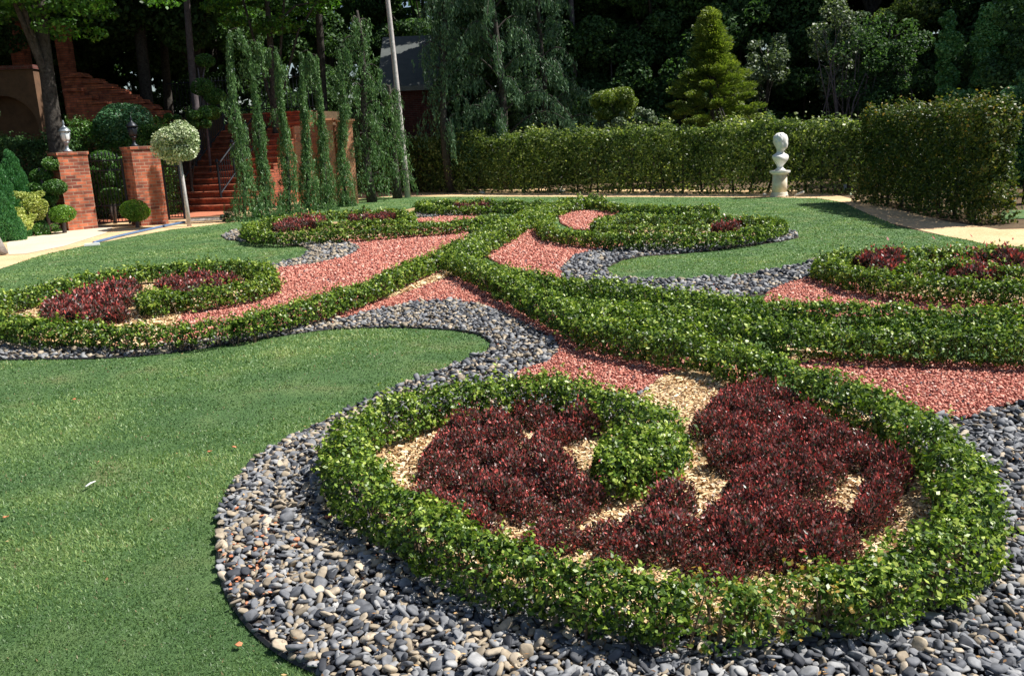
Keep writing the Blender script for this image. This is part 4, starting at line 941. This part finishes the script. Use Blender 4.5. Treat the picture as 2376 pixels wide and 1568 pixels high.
# variegated standard
def standard():
    Y = 20.3; c = at(412, 331, Y); f = at(437, 505, Y); root = empty('variegated_standard', (f[0], f[1], 0), 'variegated cream and green ball tree on a pale bare trunk', 'tree')
    cs = [c + unit(rng.normal(size=3)) * .30 for _ in range(26)] + [c]; V, t = blob_leaves(cs, [[.24, .24, .20]] * 27, .06, 1.0, lump=.4); link('crown', leafmesh('crown', V, t), M['varieg'], root)
    m = MB(); m.tube([(f[0], f[1], 0), ((f[0] * .7 + c[0] * .3), f[1], .7), (c[0], c[1], c[2])], [.055, .042, .03], 8); m.build('trunk', M['palebark'], root, True)
standard()
def hedgebox(x0, x1, yt, Y, th, label, mat, L=.06):
    a, b = at(x0, 400, Y), at(x1, 400, Y); h = at((x0 + x1) / 2, yt, Y)[2]
    return wall_hedge(a, b, th, h, h, label, mat, L, 2.2)
hedgebox(165, 380, 292, 24.0, 1.0, 'dark clipped hedge behind the gate pillars', 'topi')
hedgebox(-60, 150, 330, 23.4, 1.2, 'dark shaded hedge left of the gate pillars', 'dark', .08)
bush(430, 280, 26.0, (1.0, .6, .45), 'bright green shrub above the variegated standard', 'topi', 20, .06)
bush(250, 430, 23.0, (.55, .4, .85), 'leafy shrub seen through the iron gate', 'topi', 20, .05)
def pompom(pts, Y, label, mat='topi', base=None, rs=None):
    c = [at(x, y, Y + rng.normal() * .15) for x, y in pts]; b = at(base[0], base[1], Y) if base else c[-1]; root = empty('pompom_shrub', (b[0], b[1], 0), label, 'topiary', 'pompom clipped shrubs')
    m = MB(); top = max(q[2] for q in c); m.tube([(b[0], b[1], 0), (b[0] + .05, b[1], top * .5), (b[0], b[1], top * .95)], [.05, .04, .015], 7)
    for q in c: m.tube([(b[0], b[1], q[2] * .8), q], [.02, .015], 5, False)
    m.build('trunk', M['greybark'], root, True)
    for q, r in zip(c, rs):
        rr = r * Y / 2000; V, t = blob_leaves([q], [[rr, rr, rr * .72]], .05, 2.0, lump=.18, up=.5); link('pompom', leafmesh('pompom', V, t), M[mat], root)
pompom([(118, 380), (96, 408), (126, 436), (85, 436), (112, 462)], 20.4, 'dark pompom shrub at the left side of the left pillar', rs=[22, 26, 26, 22, 24], base=(108, 500))
pompom([(478, 142), (466, 203), (497, 224), (488, 262), (455, 282)], 27.0, 'tall pompom tree above the lower stairs', rs=[20, 24, 22, 22, 24], base=(476, 300))
pompom([(236, 370), (292, 378), (250, 410), (282, 430), (256, 455)], 22.0, 'pompom shrub right behind the iron gate', rs=[28, 22, 26, 24, 24], base=(262, 480))
def cone(x, ytop, yb, Y, rpx, label, mat='juni'):
    t_ = at(x, ytop, Y); b = np.array([t_[0], t_[1], 0]); H = t_[2]; r = rpx * Y / 2000; cs, rs = [], []
    for k in range(34):
        t = (k / 34) ** .9; z = H * (.06 + .88 * t); R_ = r * (1 - t) ** .7 * .75; an = k * 2.4; cs.append([b[0] + math.cos(an) * R_, b[1] + math.sin(an) * R_, z]); q = r * (.42 - .28 * t); rs.append([q, q, q * 1.6])
    tree('juniper', b, label, 'shrub', mat, trunk_pts(b, b + [0, 0, H * .8], .02), .04, cs, rs, .05, 1.7, limbs=0, al=lambda P, d: np.array([0, 0, 1.0]) + d * .5 + rng.normal(size=d.shape) * .2, aspect=.35)
cone(18, 342, 560, 20.2, 52, 'pointed green juniper left of the lime shrub'); cone(-38, 330, 560, 19.4, 62, 'broad green juniper cut by the left edge')
cone(-5, 440, 560, 18.6, 40, 'low green juniper at the left edge before the taller ones')
bush(72, 462, 19.8, (.42, .4, .42), 'upper lump of lime yellow variegated shrub left of the pillar', 'lime', 16, .05, cover=1.1)
bush(45, 512, 19.2, (.42, .35, .32), 'lower lime yellow variegated shrub at the path edge', 'lime', 14, .05, cover=1.1)
bush(75, 535, 19.6, (.9, .3, .16), 'dark low ground shrub along the path at the left', 'topi', 16, .05)
bush(528, 505, 21.2, (.25, .2, .16), 'small grey green plant at the foot of the leftmost weeping conifer', 'silver', 8, .05)
for x_, y_, lb in ((790, 442, 'small green plant before the rightmost weeping conifer'), (600, 498, 'small green plant between the two leftmost weeping conifers'), (845, 432, 'low green plant under the weeping conifer at the hedge end')):
    bush(x_, y_, g(x_, y_ + 12)[1], (.32, .25, .2), lb, 'topi', 8, .05)

# --- small things on the ground
m = MB(); c = [g(x, y) + [0, 0, .03] for x, y in ((218, 567), (270, 553), (330, 539), (385, 527), (428, 519))]; cc = catmull(c, 6); m.tube(cc, .03, 8)
tag(m.build('hose', M['hose'], None, True), 'blue hose lying on the straw path by the gate', 'hose')
def slab(x, y, d, rz, mat, name, label, cat, z=.03):
    p = g(x, y); m = MB(); m.box((p[0], p[1], z + d[2] / 2), d, rz, .94); tag(m.build(name, mat), label, cat)
slab(474, 513, (.85, .28, .05), .05, M['white'], 'white_slab', 'flat white slab lying at the foot of the stairs', 'slab', .02)
slab(214, 571, (.28, .12, .04), .4, M['white'], 'white_block', 'small white block at the near end of the blue hose', 'block', .015)
slab(1960, 440, (.16, .16, .30), .0, M['leadgrey'], 'utility_box', 'small grey box at the corner where the two tall hedges meet', 'box', .0)
def stick(x0, y0, x1, y1, r, mat, name, label, cat):
    a, b = g(x0, y0), g(x1, y1); a[2] = b[2] = .03 + r; m = MB(); m.tube([a, (a + b) / 2 + [0, 0, .004], b], [r, r * 1.1, r * .7], 6); tag(m.build(name, mat, None, True), label, cat)
stick(201, 1143, 224, 1130, .0045, M['white'], 'twig', 'short white twig lying on the front lawn', 'twig')
pet = [(173, 935, 'orange petal on the far part of the front lawn'), (545, 1048, 'red petal on the lawn beside the pebble edge'), (16, 1212, 'orange petal at the left edge of the front lawn'), (556, 1512, 'orange petal on the lawn near the bottom pebbles'), (488, 1058, 'pale tan petal on the lawn left of the red petal')]
for x, y, lb in pet:
    p = g(x, y); a = rng.uniform(0, 6); m = MB(); n = 8; vs = [(p[0] + .013 * math.cos(k * .785) * (1.3 if k % 2 else .8), p[1] + .010 * math.sin(k * .785), .032 + .004 * math.sin(k * 2 + a)) for k in range(n)]
    vs += [(v[0], v[1], v[2] - .002) for v in vs]; m.add(vs, [tuple(range(n)), tuple(range(n, 2 * n))[::-1]] + [(k, k + n, (k + 1) % n + n, (k + 1) % n) for k in range(n)]); tag(m.build('petal', M['petal']), lb, 'petal', 'petals on the lawn')
# stake at the bottom left
p = g(5, 592); tp = at(-22, 540, p[1]); m = MB(); m.tube([(p[0] - .02, p[1], 0), ((p[0] + tp[0]) / 2, p[1], tp[2] / 2), (tp[0], p[1], tp[2]), (tp[0] - .5, p[1], tp[2] + 1.4)], [.13, .11, .10, .07], 10)
tag(m.build('tree_stump', M['wood'], None, True), 'leaning grey trunk at the path cut by the left edge', 'trunk')
# stones along the back hedge
for k, (x, y, r, lb) in enumerate([(1120, 449, .11, 'left one of the tan stones under the back hedge'), (1300, 447, .13, 'tan stone under the middle of the back hedge'), (1520, 448, .14, 'tan stone under the back hedge below the golden conifer'), (1775, 455, .10, 'tan stone at the left of the pedestal'), (1852, 456, .13, 'tan stone at the right of the pedestal')]):
    p = g(x, y); V, Fx = scatter(np.array([p[0]]), np.array([p[1]]), np.array([r * .35]), np.array([r * 2]), I1, jag=.05); me = npmesh('stone', V, 3, Fx, True)
    tag(link('stone', me, M['pedst']), lb, 'stone', 'stones under the back hedge')

# ------------------------------------------------------------------ trees
# near trunk at the left with bright overhanging leaves
def maple(xb, yb, xt, Y, zlo, zhi, xr, label, tr, nb, bark='bark', L=.12, cover=.55, x0=None, yr=1.6):
    b = at(xb, yb, Y); b[2] = 0; t = at(xt, 0, Y); tp = trunk_pts(b, np.array([t[0], t[1], t[2] * 1.5]), .1, 8)
    lo, hi = at(xr[0], 100, Y)[0], at(xr[1], 100, Y)[0]; cs, rs = [], []
    for _ in range(nb):
        u = rng.random(); z = zlo + .9 * math.sin(u * 9) * .5 + .45 + (zhi - zlo) * rng.random() ** 1.1 - .5 * (rng.random() < .15); cs.append([lo + (hi - lo) * u, Y + rng.uniform(-yr, yr), z]); q = rng.uniform(.12, .38); rs.append([q * 1.6, q * 1.3, q * .55])
    return tree('maple_tree', b, label, 'tree', 'maple', tp, tr, cs, rs, L, cover, bark, limbs=4, lump=.4)
maple(140, 340, 88, 22.6, 4.7, 9.0, (-150, 370), 'thick dark trunk with bright leafy branches over the left gate', .25, 190)
maple(632, 270, 628, 28.5, 5.1, 10, (470, 790), 'brown trunked tree with bright leaves above the weeping conifers', .16, 120)
def bare(xb, yb, xt, Y, r, label, bark, ztop=11, name='tree_trunk', crown=True, mat='dark'):
    b = at(xb, yb, Y); b[2] = 0; t = at(xt, 0, Y); k = ztop / t[2]; tp = trunk_pts(b, np.array([b[0] + (t[0] - b[0]) * k, Y, ztop]), .06, 9); top = tp[-1]
    cs = [top + rng.normal(size=3) * [1.6, 1.2, .9] for _ in range(26)]; rs = [[.9, .9, .55]] * 26
    root = empty('tall_tree', tuple(b), label, 'tree')
    m = MB(); m.tube(tp, [r * (1.15 - .6 * i / 8) for i in range(9)], 9)
    for c in cs[:8]: m.tube([tp[6], (tp[6] + c) / 2 + [0, 0, .4], c], [r * .4, r * .25, r * .1], 5, False)
    m.build('trunk', M[bark], root, True); V, t_ = blob_leaves(cs, rs, .16, 1.0); link('crown', leafmesh('crown', V, t_), M[mat], root)
bare(934, 290, 899, 27.4, .085, 'tall tree with a slim pale trunk before the slate roof', 'palebark')
bare(455, 235, 432, 30.5, .13, 'tall tree with a straight grey trunk above the lower stairs', 'greybark')
bare(330, 235, 318, 33, .24, 'tall tree with a thick dark trunk behind the stepped parapet', 'bark')
bare(385, 240, 372, 36, .18, 'tall tree with a dark trunk left of the grey trunk', 'bark')
bare(745, 250, 738, 33, .16, 'tall tree with a dark trunk above the terrace wall', 'bark')
bare(1335, 280, 1325, 33, .12, 'tall tree with a grey trunk right of the weeping cedars', 'greybark')
bare(1725, 290, 1735, 34, .2, 'tall tree with a dark trunk behind the golden conifer', 'bark')
# vine stems at the right
def vines(x0, x1, Y, label, n=26):
    c = at((x0 + x1) / 2, 250, Y); root = empty('bare_bush', (c[0], Y, 0), label, 'bush'); m = MB()
    for _ in range(n):
        x = rng.uniform(x0, x1); p = at(x, 260, Y); h = rng.uniform(2.6, 5.0); X = p[0]; yy = Y + rng.uniform(-.6, .6); pts = []
        for k in range(8): t = k / 7; pts.append((X + math.sin(t * 4 + x) * .35 + rng.normal() * .05, yy, h * math.sin(t * 1.9)))
        m.tube(pts, [.02] * 4 + [.012] * 4, 5, False)
    m.build('stems', M['greybark'], root); 
    cs = [at(rng.uniform(x0, x1), rng.uniform(40, 230), Y + rng.uniform(-.5, .5)) for _ in range(22)]
    V, t = blob_leaves(cs, [[.35, .35, .3]] * 22, .10, .35); link('foliage', leafmesh('foliage', V, t), M['dark'], root)
vines(1900, 2110, 28.3, 'tangled bare stems behind the hedge left of the ivy posts')

# woodland: prototypes copied
def proto_tree(H, r, nb, seed, mat):
    base = np.zeros(3); root = empty('woodland_tree', (0, 0, 0), '', 'tree')
    cs, rs = [], []
    for _ in range(nb):
        t = rng.random(); z = H * (.42 + .55 * t); q = r * math.sin(math.pi * (.18 + .75 * t)) ** .7; d = rng.uniform(0, 6.28); k = math.sqrt(rng.random()); cs.append([math.cos(d) * q * k, math.sin(d) * q * k, z]); s_ = rng.uniform(.6, 1.15); rs.append([s_, s_, s_ * .6])
    m = MB(); tp = trunk_pts((0, 0, 0), (0, 0, H * .9), .2, 8); m.tube(tp, [.26 * (1.1 - .9 * i / 7) for i in range(8)], 8)
    for c in cs[:12]: m.tube([tp[3], (tp[3] + np.array(c)) / 2 + [0, 0, .3], c], [.1, .06, .02], 5, False)
    m.build('trunk', M['bark'], root, True); V, t = blob_leaves(cs, rs, .19, 1.1, lump=.25); link('crown', leafmesh('crown', V, t), M[mat], root)
    return root
def proto_under(h, r, nb, mat, L=.14):
    root = empty('understory_bush', (0, 0, 0), '', 'bush'); cs, rs = [], []
    for _ in range(nb):
        an = rng.uniform(0, 6.28); k = math.sqrt(rng.random()); z = rng.uniform(.2, h); q = r * (1 - .4 * z / h); cs.append([math.cos(an) * q * k, math.sin(an) * q * k, z]); s_ = rng.uniform(.35, .7); rs.append([s_, s_, s_ * .8])
    m = MB(); m.tube([(0, 0, 0), (.05, .03, h * .4), (0, 0, h * .8)], [.07, .05, .02], 6); m.build('stems', M['bark'], root, True)
    V, t = blob_leaves(cs, rs, L, .9, lump=.25); link('foliage', leafmesh('foliage', V, t), M[mat], root); return root
def copy_tree(root, loc, rz, sc, label, group, cat):
    c = root.copy(); COL.objects.link(c); c.location = loc; c.rotation_euler = (0, 0, rz); c.scale = (sc, sc, sc); c['label'] = label; c['group'] = group
    for ch in root.children:
        d = ch.copy(); COL.objects.link(d); d.parent = c
    return c
protos = [proto_tree(13, 3.6, 60, i, 'dark') for i in range(3)]; under = [proto_under(5.5, 1.8, 46, 'dark') for _ in range(3)]
bpy.context.view_layer.update()
G1, G2 = 'tall dark trees of the wood', 'dark bushes under the wood'
i = 0
for row, (Y, x0, x1, st) in enumerate(((34.5, -30, 30, 4.6), (39.5, -34, 34, 4.8), (45, -38, 38, 5.2))):
    x = x0 + row * 1.7
    while x < x1:
        lab = 'tall dark leafy tree in the ' + ('front' if row == 0 else 'middle' if row == 1 else 'rear') + ' of the wood behind the garden'
        if i < 3: o = protos[i]; o.location = (x, Y, 0); o['label'] = lab; o['group'] = G1
        else: copy_tree(random.choice(protos), (x + rng.normal() * .5, Y + rng.normal() * .6, 0), rng.uniform(0, 6), rng.uniform(.85, 1.15), lab, G1, 'tree')
        i += 1; x += st
        if -10.5 < x * 35 / Y < 1.2 and Y < 43: x = (1.2) * Y / 35
i = 0
for row, (Y, x0, x1, st) in enumerate(((32.5, -.6, 27, 2.3), (39.5, -32, 34, 3.0))):
    x = x0
    while x < x1:
        lab = ('dark shaded bush at the front edge of the wood' if row == 0 else 'dark shaded bush deeper under the wood')
        if i < 3: o = under[i]; o.location = (x, Y, 0); o['label'] = lab; o['group'] = G2
        else: copy_tree(random.choice(under), (x + rng.normal() * .3, Y + rng.normal() * .5, 0), rng.uniform(0, 6), rng.uniform(.8, 1.2), lab, G2, 'bush')
        i += 1; x += st
# right side wood (also shades the far corner)
for k, (x, Y) in enumerate(((17.5, 24), (19.5, 29.5), (22, 20), (23, 26), (-17, 28), (-20, 23), (-21, 18))):
    copy_tree(protos[k % 3], (x, Y, 0), k, .9, ['dark leafy tree beyond the right hedge', 'dark leafy tree beyond the left gate'][k > 3], 'dark side trees', 'tree')
for k, (x, Y) in enumerate(((13.2, 22), (14.5, 24.5), (15, 27), (12.5, 28.5), (14.5, 19), (-15.5, 25), (-17, 21.5), (-18, 18.5), (-16, 29))):
    copy_tree(under[k % 3], (x, Y, 0), k, .75, ['dark bush beyond the right hedge', 'dark bush beyond the left gate'][k > 4], 'dark side bushes', 'bush')
# far wood as one mass
n = 60000; a = rng.uniform(-1.25, 1.25, n); rr_ = 52 + rng.uniform(-2.5, 2.5, n) + vnoise(np.stack([a * 50, a * 0, a * 0], 1), .06, 3) * 2
P = np.stack([np.sin(a) * rr_, np.cos(a) * rr_, rng.uniform(0, 1, n) ** .9 * (17 + vnoise(np.stack([a * 50, a * 0, a * 0], 1), .09, 8) * 2)], 1)
V, t = leaves(P, .75, None, None, spread=1, up=.2, tintbias=-.1)
tag(link('far_woodland', leafmesh('far_woodland', V, t), M['dark']), 'dense far mass of dark trees closing the view', 'woodland', kind='stuff')

# dry leaves and crumbs scattered over pebbles, mulch and lawn edge
n = 900; x, y, r = wedge(n * 4, 1.9, 9, -.8, .8); c = classify(x, y); k = ((c == 2) | ((c == 1) & (rng.random(len(c)) < .10)) | (c == 3)); x, y = x[k][:n], y[k][:n]
P = np.stack([x, y, np.where(classify(x, y) == 1, .026, .052) + rng.uniform(0, .01, len(x))], 1)
V, t = leaves(P, .020, None, None, aspect=.5, spread=.35, up=1.0)
tag(link('leaf_litter', leafmesh('leaf_litter', V, t), M['litter']), 'small dry tan and brown leaves scattered over pebbles and gravel', 'leaf litter', kind='stuff')
